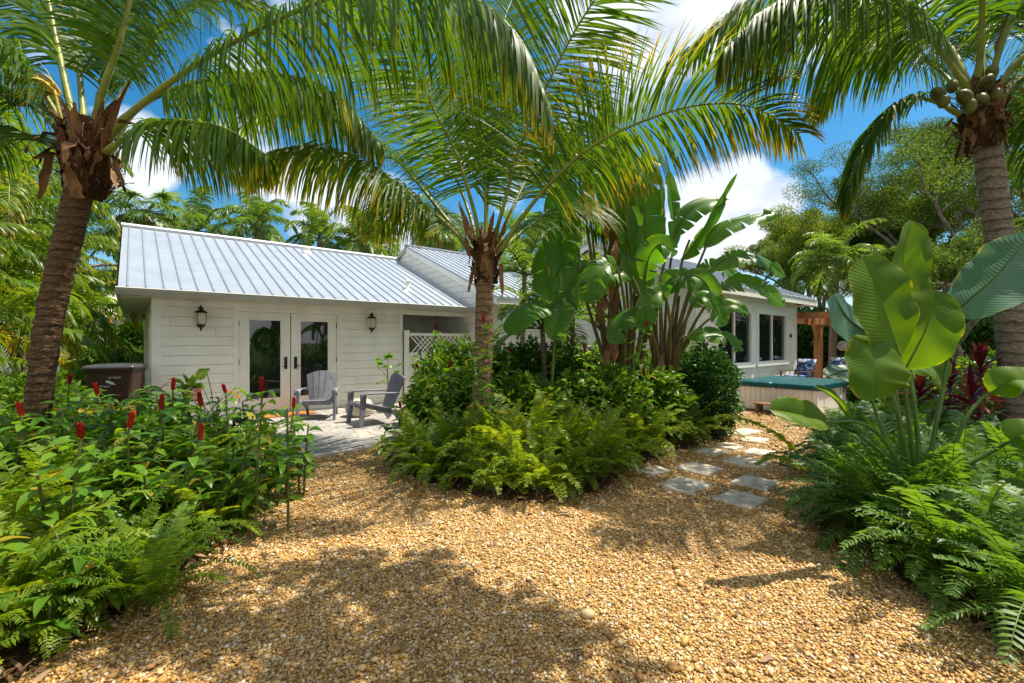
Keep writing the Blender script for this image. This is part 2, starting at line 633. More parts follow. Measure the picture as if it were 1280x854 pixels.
M['gravel'] = gravel_mat()
M['pebble'] = pebble_mat()
M['pavers'] = paver_mat()
M['soil'] = soil_mat('garden_soil', (.035, .022, .013), (.11, .07, .04))
M['lawn'] = soil_mat('grassy_ground', (.03, .055, .012), (.10, .12, .035), 2.0)


def paint(name, col, rough=.45):
    m, nt, out = new_mat(name)
    n = noise(nt, 3.5, 6, .65, mapscale=(1, 1, .35))
    n2 = noise(nt, 40, 4, .6)
    c = ramp(nt, n, [(.25, tuple(x * .86 for x in col)), (.6, col)])
    c = mix_c(nt, ramp(nt, n2, [(.5, 0.), (.8, .14)]), c, tuple(x * f for x, f in zip(col, (.75, .72, .64))))
    principled(nt, out, c, rough, .4, 0, bump(nt, n2, .12, .004))
    return m


M['white'] = paint('white_paint', (.86, .83, .765))
M['trim'] = paint('white_trim', (.86, .835, .775), .35)
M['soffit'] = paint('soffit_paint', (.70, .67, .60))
M['neighbour'] = paint('neighbour_wall', (.74, .72, .68))


def roof_mat():
    m, nt, out = new_mat("metal_roof")
    n = noise(nt, 2.2, 6, .6)
    n2 = noise(nt, 30, 3, .6, mapscale=(1, 1, 1))
    c = ramp(nt, n, [(.3, (.385, .43, .475)), (.7, (.46, .505, .55))])
    c = mix_c(nt, ramp(nt, n2, [(.45, 0.), (.85, .18)]), c, (.33, .35, .37))
    st = noise(nt, 3, 6, .7, mapscale=(1, 3, 1))
    c = mix_c(nt, ramp(nt, st, [(.55, 0.), (.75, .3)]), c, (.30, .30, .29))
    principled(nt, out, c, .38, .5, .45, bump(nt, n, .05, .02))
    return m


M['roof'] = roof_mat()
M['rib'] = plain('roof_seam', (.34, .37, .41), .4, .5, .5, .1)
M['gutter'] = paint('gutter_metal', (.43, .42, .38), .35)


def glass_mat(name, col=(.012, .016, .014)):
    m, nt, out = new_mat(name)
    t = nt.nodes.new('ShaderNodeTexCoord')
    n = noise(nt, 1.3, 2, vec=t.outputs['Object'])
    p = principled(nt, out, col, .03, .5, 0, bump(nt, n, .05, .02))
    p.inputs['IOR'].default_value = 1.85
    return m


M['glass'] = glass_mat('dark_glass')
M['bronze'] = plain('bronze_metal', (.055, .032, .02), .45, .5, .7, .3)
M['lampglass'] = plain('seeded_glass', (.55, .50, .40), .12, .6, 0, .12, bmp=.3, bscale=40)
M['wood'] = plain('cedar_wood', (.38, .155, .06), .6, .3, 0, .3, 5, .4, 30, (1, 1, .15))
M['wood_dark'] = plain('teak_wood', (.20, .10, .05), .6, .3, 0, .3, 9)
M['plastic'] = plain('grey_plastic', (.155, .155, .185), .5, .4, 0, .2, 9, .25, 60)
M['bin'] = plain('brown_plastic', (.05, .022, .015), .45, .4, 0, .25, 6)
M['binlid'] = plain('black_lid', (.045, .045, .05), .3, .5, 0, .25, 6)
M['decal'] = plain('white_print', (.62, .60, .57), .5, .3)
M['teal'] = plain('teal_vinyl', (.006, .075, .085), .35, .5, 0, .25, 7)
M['tubwhite'] = paint('tub_cladding', (.76, .74, .71), .5)
M['stone'] = plain('flagstone', (.49, .43, .345), .85, .2, 0, .4, 9, .8, 38)
M['rock'] = plain('pale_rock', (.48, .44, .38), .85, .2, 0, .35, 5, .8, 18)
M['ceramic'] = plain('cream_ceramic', (.50, .43, .33), .45, .4, 0, .15, 8)
M['terracotta'] = plain('terracotta', (.40, .17, .09), .75, .2, 0, .25, 9)
M['mat'] = plain('coir_mat', (.36, .15, .045), .95, .1, 0, .3, 60, .8, 150)
M['black'] = plain('black_iron', (.015, .015, .015), .5, .4, .3)


def cushion_mat():
    m, nt, out = new_mat('blue_print')
    n = noise(nt, 9, 2, .4)
    c = ramp(nt, n, [(.40, (.04, .075, .20)), (.5, (.10, .17, .34)), (.58, (.42, .46, .52))], 'CONSTANT')
    principled(nt, out, c, .85, .2)
    return m


M['navy'] = cushion_mat()
M['curtain'] = plain('pale_curtain', (.30, .27, .23), .9, .1, 0, .2, 4)

# ------------------------------------------------------------------ house frame: s along the front, q into the depth, z up
P0 = np.array((-4.665, 9.48))
D1 = np.array((.7687, .6396))
D2 = np.array((-.6396, .7687))
HROT = math.atan2(D1[1], D1[0])


def H(s, q, z=0.):
    p = P0 + s * D1 + q * D2
    return np.array((p[0], p[1], z))


def HM(V):
    V = np.asarray(V, float)
    return np.concatenate([P0 + V[:, :1] * D1 + V[:, 1:2] * D2, V[:, 2:]], 1)


class HB(MB):
    """boxes given in the house frame"""
    def hbox(self, s0, s1, q0, q1, z0, z1, mat=0):
        self.box((s0, q0, z0), (s1, q1, z1), mat, HM)

    def hpoly(self, pts, mat=0, smooth=False):
        self.add(HM(pts), [list(range(len(pts)))], mat, smooth=smooth)

    def siding_front(self, s0, s1, q, z0, z1, e=.178, mat=0):
        z = math.floor(z0 / e + 1e-6) * e
        while z < z1 - 1e-4:
            a, b = max(z, z0), min(z + e, z1)
            c = min(b, max(a, z + e - .0065))
            fa, fc, fi = .036, .030, -.004
            self.hpoly([(s0, q - fa, a), (s1, q - fa, a), (s1, q - fc, c), (s0, q - fc, c)], mat)
            if c < b - 1e-5:
                self.hpoly([(s0, q - fc, c), (s1, q - fc, c), (s1, q - fi, c), (s0, q - fi, c)], mat)
                self.hpoly([(s0, q - fi, c), (s1, q - fi, c), (s1, q - fi, b), (s0, q - fi, b)], mat)
                self.hpoly([(s0, q - fi, b), (s1, q - fi, b), (s1, q - fa, b), (s0, q - fa, b)], mat)
            z += e

    def siding_side(self, s, rng_fn, z0, z1, e=.178, mat=0):
        """wall facing -s; rng_fn(z) gives (q0, q1)"""
        z = math.floor(z0 / e + 1e-6) * e
        while z < z1 - 1e-4:
            a, b = max(z, z0), min(z + e, z1)
            c = min(b, max(a, z + e - .0065))
            fa, fc, fi = .036, .030, -.004
            qa, qc, qb = rng_fn(a), rng_fn(c), rng_fn(b)
            self.hpoly([(s - fa, qa[1], a), (s - fa, qa[0], a), (s - fc, qc[0], c), (s - fc, qc[1], c)], mat)
            if c < b - 1e-5:
                self.hpoly([(s - fc, qc[1], c), (s - fc, qc[0], c), (s - fi, qc[0], c), (s - fi, qc[1], c)], mat)
                self.hpoly([(s - fi, qc[1], c), (s - fi, qc[0], c), (s - fi, qb[0], b), (s - fi, qb[1], b)], mat)
                self.hpoly([(s - fi, qb[1], b), (s - fi, qb[0], b), (s - fa, qb[0], b), (s - fa, qb[1], b)], mat)
            z += e


def slope_roof(hb, s0, s1, qe, ze, qr, zr, th=.05, rib=.24, rib0=None):
    """one roof plane from the eave (qe, ze) to the ridge (qr, zr), with raised seams"""
    hb.hpoly([(s0, qe, ze), (s1, qe, ze), (s1, qr, zr), (s0, qr, zr)], 0)
    hb.hpoly([(s0, qe, ze - th), (s0, qr, zr - th), (s1, qr, zr - th), (s1, qe, ze - th)], 1)
    hb.hpoly([(s0, qe, ze - th), (s1, qe, ze - th), (s1, qe, ze), (s0, qe, ze)], 0)
    hb.hpoly([(s0, qe, ze - th), (s0, qe, ze), (s0, qr, zr), (s0, qr, zr - th)], 0)
    hb.hpoly([(s1, qe, ze - th), (s1, qr, zr - th), (s1, qr, zr), (s1, qe, ze)], 0)
    sgn = 1 if qr > qe else -1
    s = s0 + (.12 if rib0 is None else rib0)
    while s < s1 - .03:
        w, h = .014, .030
        e0, e1 = qe - .012 * sgn, qr
        z0 = ze - .012 * (zr - ze) / abs(qr - qe)
        a = [(s - w, e0, z0 - .004), (s + w, e0, z0 - .004), (s + w, e1, zr - .004), (s - w, e1, zr - .004)]
        b = [(x, y, z + h) for x, y, z in a]
        b = [(x + (.004 if i in (0, 3) else -.004), y, z) for i, (x, y, z) in enumerate(b)]
        V = HM(a + b)
        hb.add(V, [(4, 5, 6, 7), (0, 1, 5, 4), (1, 2, 6, 5), (2, 3, 7, 6), (3, 0, 4, 7)], 2, smooth=False)
        for off in (-.08, .08):      # the two low stiffening ribs of each panel
            pa = [(s + .12 + off - .008, qe + .01 * sgn, ze + .0015), (s + .12 + off + .008, qe + .01 * sgn, ze + .0015),
                  (s + .12 + off + .008, qr, zr + .0015), (s + .12 + off - .008, qr, zr + .0015)]
            if s + .12 + off + .01 < s1:
                m_ = [(s + .12 + off, qe + .01 * sgn, ze + .006), (s + .12 + off, qr, zr + .006)]
                V = HM(pa + m_)
                hb.add(V, [(0, 4, 5, 3), (4, 1, 2, 5)], 0, smooth=False)
        s += rib


# ------------------------------------------------------------------ ground
def sheet(name, poly, z, mat, kind='structure'):
    mb = MB()
    poly = np.asarray(poly, float)
    mb.add(np.c_[poly, np.full(len(poly), z)], [list(range(len(poly)))], smooth=False)
    o = mb.build(name, mat)
    return tag(o, kind=kind)


sheet('ground', [(-300, -300), (300, -300), (300, 600), (-300, 600)], -.02, M['lawn'])
gravel_poly = [(-7, -4), (7, -4), (7, 7.5), (9.2, 9.5), (4.2, 10.5), (2.6, 8.9), (-1, 7.8), (-3.6, 5.05), (-7, 4)]
sheet('gravel_path', gravel_poly, .0, M['gravel'])
# raised planting beds, a low mound of soil each
left_bed = [(-8, .6), (-2.25, 1.2), (-2.2, 2.0), (-2.12, 2.6), (-2.12, 3.3), (-2.35, 4.1), (-2.62, 4.8), (-3.0, 5.5), (-4.2, 6.6), (-9, 8.5)]
mid_bed = [(-1.65, 5.75), (-1.05, 4.95), (-.35, 4.4), (.28, 4.22), (.9, 4.55), (1.4, 5.35), (2.05, 6.05), (3.2, 6.95), (3.35, 7.6), (2.7, 8.6), (1.1, 9.0), (-.6, 8.0), (-1.9, 6.6)]
right_bed = [(2.3, .4), (2.45, 2.1), (2.45, 2.9), (2.4, 3.4), (2.55, 3.75), (3.05, 4.4), (3.45, 5.0), (4.8, 6.6), (6.9, 8.3), (9.5, 8.3), (10, .3)]


def bed_mound(name, poly, h=.09):
    poly = np.asarray(poly, float)
    c = poly.mean(0)
    mb = MB()
    rings = [(1.0, .004), (.95, h * .6), (.8, h), (.01, h * 1.2)]
    V = np.concatenate([np.c_[c + (poly - c) * f, np.full(len(poly), z)] for f, z in rings])
    n = len(poly)
    Fq = [(r * n + i, r * n + (i + 1) % n, (r + 1) * n + (i + 1) % n, (r + 1) * n + i) for r in range(len(rings) - 1) for i in range(n)]
    mb.add(V, Fq)
    return tag(mb.build(name, M['soil']), kind='structure')


bed_mound('soil_bed', left_bed)
bed_mound('soil_bed', mid_bed)
bed_mound('soil_bed', right_bed)


def inside(P, poly):
    poly = np.asarray(poly)
    x, y = P[:, 0], P[:, 1]
    r = np.zeros(len(P), bool)
    j = len(poly) - 1
    for i in range(len(poly)):
        xi, yi = poly[i]
        xj, yj = poly[j]
        c = ((yi > y) != (yj > y)) & (x < (xj - xi) * (y - yi) / (yj - yi + 1e-12) + xi)
        r ^= c
        j = i
    return r


def icosa():
    p = (1 + 5 ** .5) / 2
    V = np.array([(-1, p, 0), (1, p, 0), (-1, -p, 0), (1, -p, 0), (0, -1, p), (0, 1, p), (0, -1, -p), (0, 1, -p), (p, 0, -1), (p, 0, 1), (-p, 0, -1), (-p, 0, 1)], float)
    F = np.array([(0, 11, 5), (0, 5, 1), (0, 1, 7), (0, 7, 10), (0, 10, 11), (1, 5, 9), (5, 11, 4), (11, 10, 2), (10, 7, 6), (7, 1, 8), (3, 9, 4), (3, 4, 2), (3, 2, 6), (3, 6, 8), (3, 8, 9), (4, 9, 5), (2, 4, 11), (6, 2, 10), (8, 6, 7), (9, 8, 1)])
    return V / np.linalg.norm(V[0]), F


def loose_stones():
    rng = np.random.default_rng(4)
    out = []
    for y0, y1, dens, sz in ((1.75, 3.0, 6800, .0065), (3.0, 4.2, 5000, .0071), (4.2, 6.2, 2200, .0088), (6.2, 9.5, 600, .011)):
        x0, x1 = -1.15 * y1 - .1, 1.15 * y1 + .1
        n = int((x1 - x0) * (y1 - y0) * dens)
        P = np.c_[rng.uniform(x0, x1, n), rng.uniform(y0, y1, n)]
        ok = inside(P, gravel_poly)
        for b in (left_bed, mid_bed, right_bed):
            c = np.mean(b, axis=0)
            ok &= ~inside(P, c + (np.array(b) - c) * .955)
        P = P[ok]
        out.append((P, rng.lognormal(0, .30, len(P)) * sz * np.where(rng.random(len(P)) < .012, 1.9, 1)))
    P = np.concatenate([o[0] for o in out])
    s = np.concatenate([o[1] for o in out])
    n = len(P)
    V0, F0 = icosa()
    jit = 1 + rng.normal(0, .13, (n, 12, 1))
    V = V0[None] * jit
    sc = np.stack([s * rng.uniform(.85, 1.45, n), s * rng.uniform(.75, 1.1, n), s * rng.uniform(.5, .8, n)], -1)
    V = V * sc[:, None]
    a = rng.uniform(0, 6.28, n)
    ti = rng.normal(0, .35, n)
    ct, st = np.cos(ti)[:, None], np.sin(ti)[:, None]
    V = np.stack([V[..., 0] * ct - V[..., 2] * st, V[..., 1], V[..., 0] * st + V[..., 2] * ct], -1)
    ca, sa = np.cos(a)[:, None], np.sin(a)[:, None]
    V = np.stack([V[..., 0] * ca - V[..., 1] * sa, V[..., 0] * sa + V[..., 1] * ca, V[..., 2]], -1)
    V[..., 0] += P[:, :1]
    V[..., 1] += P[:, 1:]
    V[..., 2] += (s * rng.uniform(.2, .9, n))[:, None]
    F = (F0[None] + (np.arange(n) * 12)[:, None, None]).reshape(-1, 3)
    mb = MB()
    mb.add(V.reshape(-1, 3), F)
    o = mb.build('gravel', M['pebble'])
    tag(o, 'tan and orange river gravel spread loose over the path', kind='stuff')


loose_stones()

# patio slab of pavers, in front of the cottage
mb = MB()
mb.box((-2.4, -4.1, -.01), (4.4, -.03, .035), 0)
mb.box((-2.4, -4.19, -.01), (4.4, -4.103, .038), 1)
pat = mb.build('patio', [M['pavers'], M['stone']], loc=tuple(H(0, 0)), rotz=HROT)
tag(pat, kind='structure')

# ------------------------------------------------------------------ cottage
cot = thing('cottage', 'low white clapboard cottage with a blue-grey standing seam roof and glazed double doors', 'house', tuple(H(-2.19, 0)), HROT)


def hpart(hb, name, mats, parent):
    o = hb.build(name, mats, parent)
    if parent is not None:
        root = parent
        while root.parent is not None:
            root = root.parent
        o.matrix_parent_inverse = root.matrix_basis.inverted() if parent == root else Matrix()
    return o


bpy.context.view_layer.update()


def sub(parent_root, hb, name, mats, parent=None):
    """a part of a house thing, its vertices in world space"""
    o = hb.build(name, mats, parent or parent_root)
    if parent is None:
        o.matrix_parent_inverse = Matrix.LocRotScale(parent_root.location, parent_root.rotation_euler, None).inverted()
    return o


w = HB()
SL, SR = -2.19, 4.4
w.siding_front(SL + .1, -.98, 0, 0, 2.27)
w.siding_front(-.98, 1.07, 0, 2.16, 2.27)
w.siding_front(1.07, 2.47, 0, 0, 2.27)
w.siding_front(2.57, SR, 1.6, 0, 2.27)
w.siding_side(SL, lambda z: (.1, 8.0), 0, 2.27)
w.siding_side(-2.67, lambda z: (-.40 + (z - 2.27) / .415 if z > 2.3 else -.40, 8.4 - (z - 2.27) / .415 if z > 2.3 else 8.4), 2.28, 4.1)
w.hbox(SL + .02, 2.57, .06, 8.0, 0, 2.268)
w.hbox(2.572, SR, 1.65, 8.0, 0, 2.268)
rj = random.Random(3)
for k in range(1, 12):
    for s_a, s_b in ((SL + .2, -1.05), (1.15, 2.4)):
        if rj.random() < .45:
            x = rj.uniform(s_a, s_b)
            w.hbox(x, x + .004, -.0375, -.02, k * .178 + .004, k * .178 + .16, 1)
wall = sub(cot, w, 'wall', [M['white'], M['gutter']])
t = HB()
t.hbox(SL - .044, SL + .1, -.044, .1, 0, 2.27)
t.hbox(2.47, 2.57, -.044, .1, 0, 2.27)
t.hbox(-.98, -.90, -.046, .05, .02, 2.16)
t.hbox(.99, 1.07, -.046, .05, .02, 2.16)
t.hbox(-.90, .99, -.046, .05, 2.09, 2.16)
t.hbox(SL + .1, 2.47, -.042, .03, 2.20, 2.268)
t.hbox(2.572, SR, -.042, .03, 2.16, 2.268)
t.hbox(-.90, .99, -.06, .05, .0, .045)
sub(cot, t, 'trim', M['trim'])
t = HB()
t.hbox(-2.66, SR - .02, -.42, .06, 2.272, 2.295)
t.hbox(2.58, SR - .02, .062, 1.6, 2.272, 2.295)          # soffit along the front
t.hbox(-2.66, SL, .06, 8.4, 2.272, 2.295)                  # and along the left end
t.hbox(-2.66, SL - .03, 7.8, 7.9, 2.12, 2.27)
for k in range(36):
    s = -2.5 + k * .19
    t.hbox(s, s + .09, -.36, -.33, 2.268, 2.2715, 1)
sub(cot, t, 'soffit', [M['soffit'], M['black']])
t = HB()
slope_roof(t, -2.67, 4.38, -.5, 2.40, 4.0, 4.27)
slope_roof(t, -2.67, 4.38, 8.5, 2.40, 4.0, 4.27)
roof = sub(cot, t, 'roof', [M['roof'], M['soffit'], M['rib']])
t = HB()
t.hpoly([(-2.70, 3.82, 4.262), (4.37, 3.82, 4.262), (4.37, 4.0, 4.335), (-2.70, 4.0, 4.335)])
t.hpoly([(-2.70, 4.18, 4.262), (-2.70, 4.0, 4.335), (4.37, 4.0, 4.335), (4.37, 4.18, 4.262)])
t.hpoly([(-2.70, 3.82, 4.20), (4.37, 3.82, 4.20), (4.37, 3.82, 4.262), (-2.70, 3.82, 4.262)], 1)
t.hpoly([(-2.70, 3.82, 4.2), (-2.70, 3.82, 4.262), (-2.70, 4.0, 4.335), (-2.70, 4.18, 4.262), (-2.70, 4.18, 4.2)])
sub(cot, t, 'ridge_cap', [M['trim'], M['rib']], roof)
t = HB()
prof = [(-.60, 2.39), (-.62, 2.375), (-.61, 2.33), (-.57, 2.27), (-.50, 2.262), (-.43, 2.262), (-.43, 2.36), (-.50, 2.34), (-.55, 2.34)]
for s0, s1 in ((-2.70, 4.36),):
    a = [(s0, q, z) for q, z in prof]
    b = [(s1, q, z) for q, z in prof]
    n = len(prof)
    t.add(HM(a + b), [(i, (i + 1) % n, n + (i + 1) % n, n + i) for i in range(n)], smooth=False)
    t.hpoly(a[::-1])
    t.hpoly(b)
sub(cot, t, 'gutter', M['gutter'])

# glazed double doors
for s0, s1, hx in ((-.895, .035, -.03), (.055, .985, .12)):
    t = HB()
    st = .16
    t.hbox(s0, s0 + st, -.022, .03, .05, 2.085)
    t.hbox(s1 - st, s1, -.022, .03, .05, 2.085)
    t.hbox(s0 + st, s1 - st, -.022, .03, .05, .33)
    t.hbox(s0 + st, s1 - st, -.022, .03, 1.95, 2.085)
    b = .025
    for x0, x1, z0, z1 in ((s0 + st, s0 + st + b, .33, 1.95), (s1 - st - b, s1 - st, .33, 1.95), (s0 + st + b, s1 - st - b, .33, .355), (s0 + st + b, s1 - st - b, 1.925, 1.95)):
        t.hbox(x0, x1, -.028, -.01, z0, z1)
    door = sub(cot, t, 'door', M['trim'])
    g = HB()
    g.hpoly([(s0 + st + b, -.012, .355), (s1 - st - b, -.012, .355), (s1 - st - b, -.012, 1.925), (s0 + st + b, -.012, 1.925)])
    sub(cot, g, 'glass', M['glass'], door)
    g = HB()
    hx = s1 - .085 if s0 < 0 else s0 + .085
    g.hbox(hx - .028, hx + .028, -.034, -.0225, .93, 1.18)
    for zz in (.99, 1.11):
        c = H(hx, -.04, zz)
        g.lathe([(0, -.02), (.016, -.02), (.016, .018), (0, .018)], c, 10, 0, tuple(H(0, 1) - H(0, 0)))
    dirx = -1 if s0 < 0 else 1
    g.hbox(min(hx, hx + dirx * .075), max(hx, hx + dirx * .075), -.072, -.056, .982, .998)
    sub(cot, g, 'handle', M['bronze'], door)
    g = HB()
    ex = s0 - .002 if s0 < 0 else s1 + .002
    for zz in (.3, 1.05, 1.8):
        g.hbox(ex - .012, ex + .012, -.034, -.0225, zz, zz + .1)
    sub(cot, g, 'hinge', M['bronze'], door)


def wall_lantern(s, z):
    root = HB()
    c = H(s, -.16, z)
    root.lathe([(.0, .0), (.05, 0), (.05, .02), (0, .02)], H(s, -.03, z - .03), 14, 0, tuple(H(0, -1) - H(0, 0)))
    root.tube([H(s, -.04, z - .03), H(s, -.09, z - .14), H(s, -.15, z - .215), c + (0, 0, -.20)], .011, 8)
    root.lathe([(0, -.215), (.022, -.20), (.014, -.18), (.05, -.15), (.07, -.12), (.07, -.105), (0, -.105)], c, 16)
    root.lathe([(.098, .105), (.104, .12), (.06, .155), (.035, .165), (.03, .18), (.055, .195), (.03, .215), (.012, .225), (.016, .24), (0, .255)], c, 16)
    for k in range(4):
        a = k * math.pi / 2
        root.tube([c + (.07 * math.cos(a), .07 * math.sin(a), -.11), c + (.102 * math.cos(a), .102 * math.sin(a), 0), c + (.095 * math.cos(a), .095 * math.sin(a), .11)], .005, 6)
    o = sub(cot, root, 'wall_lantern', M['bronze'])
    g = HB()
    g.lathe([(.06, -.105), (.088, -.06), (.098, 0.), (.097, .06), (.088, .105)], c, 18)
    sub(cot, g, 'lamp_shade', M['lampglass'], o)


wall_lantern(-1.52, 1.92)
wall_lantern(1.74, 1.92)

# roof vents
t = HB()
c = H(1.30, 3.35, 4.0)
t.lathe([(.11, -.04), (.11, .06), (.06, .06), (.06, .12), (.09, .13), (.08, .17), (0, .18)], c, 14)
sub(cot, t, 'roof_vent', M['trim'], roof)
t = HB()
c = H(3.0, .55, 2.84)
t.lathe([(.12, -.06), (.11, .0), (.05, .03), (.045, .20), (.07, .21), (.03, .27), (0, .28)], c, 14)
sub(cot, t, 'roof_vent', M['trim'], roof)
# small window on the left end wall
t = HB()
t.hbox(SL - .05, SL - .005, .55, .62, .95, 2.0)
t.hbox(SL - .05, SL - .005, 1.4, 1.47, .95, 2.0)
t.hbox(SL - .05, SL - .005, .62, 1.4, .95, 1.02)
t.hbox(SL - .05, SL - .005, .62, 1.4, 1.93, 2.0)
wn = sub(cot, t, 'window', M['trim'])
t = HB()
t.hbox(SL - .03, SL - .02, .62, 1.4, 1.02, 1.93)
sub(cot, t, 'pane', M['glass'], wn)

# ------------------------------------------------------------------ main house with its projecting wing
mh = thing('main_house', 'larger white clapboard house with sliding windows and a projecting wing beside the hot tub', 'house', tuple(H(4.4, -1.1)), HROT)
WS0, WS1, WQ = 6.84, 12.64, -5.25
ME, MR = -1.6, 3.2
w = HB()
w.siding_side(4.42, lambda z: (max(-1.1, -1.1 + (z - 2.72) / .415), min(7.5, 7.5 - (z - 2.72) / .415)), 2.0, 4.45)
w.siding_front(4.42, WS0, -1.1, 0, 2.75)
w.hbox(4.45, 18., -1.05, 7.4, 0, 2.6)
WIN = ((7.70, 9.58), (9.92, 11.86))
WZ0, WZ1 = .93, 2.27
w.siding_front(WS0 + .1, WIN[0][0], WQ, 0, 2.72)
w.siding_front(WIN[0][1], WIN[1][0], WQ, 0, 2.72)
w.siding_front(WIN[1][1], WS1 - .1, WQ, 0, 2.72)
for a, b in WIN:
    w.siding_front(a, b, WQ, 0, WZ0)
    w.siding_front(a, b, WQ, WZ1, 2.72)
w.siding_side(WS0, lambda z: (max(WQ + .1, -5.25 + (z - 2.80) / .415), min(-1.1, .35 - (z - 2.80) / .415)), 0, 3.95)
w.hbox(WS0 + .03, WS1 - .03, WQ + .12, -1.1, 0, 2.6)
w.siding_front(WS1 + .02, 18, -1.35, 0, 2.7)
for z in np.arange(0, 2.7, .178):     # the wing's far end, seen edge on
    w.hbox(WS1 - .03, WS1 + .012, WQ + .1, -1.1, z, z + .172)
sub(mh, w, 'wall', M['white'])
t = HB()
t.hbox(WS0 - .045, WS0 + .1, WQ - .045, WQ + .1, 0, 2.72)
t.hbox(WS1 - .1, WS1 + .03, WQ - .045, WQ + .1, 0, 2.72)
t.hbox(WS0 + .1, WS1 - .1, WQ - .042, WQ + .02, 2.58, 2.715)
sub(mh, t, 'trim', M['trim'])
t = HB()
t.hbox(4.37, 4.5, -1.145, -1.0, 0, 2.7)
sub(mh, t, 'corner_board', M['trim'])


def house_window(a, b, z0, z1, q, mull=(.5,)):
    t = HB()
    f = .07
    t.hbox(a - .06, a + f, q - .055, q + .05, z0 - .02, z1 + .06)
    t.hbox(b - f, b + .06, q - .055, q + .05, z0 - .02, z1 + .06)
    t.hbox(a + f, b - f, q - .055, q + .05, z1 - .05, z1 + .06)
    t.hbox(a + f, b - f, q - .055, q + .05, z0 - .02, z0 + .05)
    for mfrac in mull:
        x = a + (b - a) * mfrac
        t.hbox(x - .035, x + .035, q - .03, q + .05, z0 + .05, z1 - .05)
    win = sub(mh, t, 'window', M['trim'])
    t = HB()
    t.hpoly([(a + f, q + .0, z0 + .05), (b - f, q + .0, z0 + .05), (b - f, q + .0, z1 - .05), (a + f, q + .0, z1 - .05)])
    sub(mh, t, 'pane', M['glass'], win)
    t = HB()
    t.hbox(a - .10, b + .10, q - .09, q - .03, z0 - .075, z0 - .021)
    sub(mh, t, 'sill', M['trim'], win)


house_window(*WIN[0], WZ0, WZ1, WQ)
house_window(*WIN[1], WZ0, WZ1, WQ)
house_window(5.37, 6.37, 1.42, 2.14, -1.1)
t = HB()
zr = 2.60 + .415 * (MR - ME)
slope_roof(t, 4.28, 18.5, ME, 2.60, MR, zr)
slope_roof(t, 4.28, 18.5, MR * 2 - ME, 2.60, MR, zr)
t.hbox(4.27, 18.5, MR - .12, MR + .12, zr - .02, zr + .03)
WRQ = -2.45
zr2 = 2.74 + .415 * (WRQ - (WQ - .42))
slope_roof(t, WS0 - .3, WS1 + .55, WQ - .42, 2.74, WRQ, zr2)
slope_roof(t, WS0 - .3, WS1 + .55, WRQ * 2 - WQ + .42, 2.74, WRQ, zr2)
t.hbox(WS0 - .31, WS1 + .56, WRQ - .1, WRQ + .1, zr2 - .02, zr2 + .03)
mroof = sub(mh, t, 'roof', [M['roof'], M['soffit'], M['rib']])
t = HB()
t.hbox(WS0 - .29, WS1 + .53, WQ - .41, WQ - .385, 2.55, 2.688)
t.hbox(WS0 - .29, WS1 + .53, WQ - .384, WQ + .0, 2.64, 2.66)
for s_ in (WS1 + .5,):
    t.hpoly([(s_, WQ - .40, 2.56), (s_, -1.2, 2.56), (s_, -1.2, 3.1), (s_, WRQ, zr2 - .055), (s_, WQ - .40, 2.69)])
    t.hpoly([(WS1, WQ - .38, 2.565), (s_, WQ - .38, 2.565), (s_, -1.2, 2.565), (WS1, -1.2, 2.565)])
t.hbox(4.30, WS0 - .3, ME + .02, ME + .045, 2.42, 2.55)
a, b = (ME + .02, 2.54), (MR, zr - .055)
t.hpoly([(4.3, a[0], a[1] - .16), (4.3, a[0], a[1]), (4.3, b[0], b[1]), (4.3, b[0], b[1] - .16)])
t.hpoly([(4.4, a[0], a[1] - .16), (4.3, a[0], a[1] - .16), (4.3, b[0], b[1] - .16), (4.4, b[0], b[1] - .16)])
a, b = (WQ - .40, 2.68), (WRQ, zr2 - .055)
s_ = WS0 - .28
t.hpoly([(s_, a[0], a[1] - .14), (s_, a[0], a[1]), (s_, b[0], b[1]), (s_, b[0], b[1] - .14)])
b2 = (WRQ * 2 - WQ + .40, 2.68)
t.hpoly([(s_, b2[0], b2[1] - .14), (s_, b[0], b[1] - .14), (s_, b[0], b[1]), (s_, b2[0], b2[1])])
sub(mh, t, 'fascia', M['trim'])
t = HB()
t.hbox(12.12, 12.24, WQ - .06, WQ - .024, 1.62, 1.72)
sub(mh, t, 'wall_light', M['bronze'])

# ------------------------------------------------------------------ lattice fence between the houses
fn = thing('lattice_fence', 'white board fence with a lattice top at the end of the patio', 'fence', tuple(H(2.6, -.1)), HROT)
t = HB()
for k in range(16):
    a = 2.66 + k * .128
    t.hbox(a, a + .124, -.14, -.12, .05, 1.16)
sub(fn, t, 'board_panel', M['white'])
t = HB()
for z0, z1 in ((1.16, 1.23), (1.64, 1.71)):
    t.hbox(2.66, 4.70, -.165, -.10, z0, z1)
sub(fn, t, 'rail', M['trim'])
t = HB()
for sgn in (1, -1):
    for k in range(-4, 30):
        s0 = 2.24 + k * .125
        p = [(s0, 1.39), (s0 + .024, 1.39)]
        d = .41 * sgn
        a0, a1 = s0, s0 + d
        if min(a0, a1) < 2.66 or max(a0, a1) > 4.68:
            continue
        qq = -.136 if sgn > 0 else -.128
        t.hpoly([(a0, qq, 1.23), (a0 + .042, qq, 1.23), (a1 + .042, qq, 1.64), (a1, qq, 1.64)])
sub(fn, t, 'lattice', M['trim'])
for a in (2.58, 4.70):
    t = HB()
    t.hbox(a, a + .09, -.18, -.09, 0, 1.74)
    t.hbox(a - .012, a + .102, -.192, -.078, 1.74, 1.77)
    sub(fn, t, 'post', M['trim'])

# ------------------------------------------------------------------ hot tub
TB_S, TB_Q = 7.92, -7.20
tub = thing('hot_tub', 'square white panelled hot tub under a teal padded cover', 'hot tub', tuple(H(TB_S, TB_Q)), HROT)
TW, TD = 2.05, 1.6


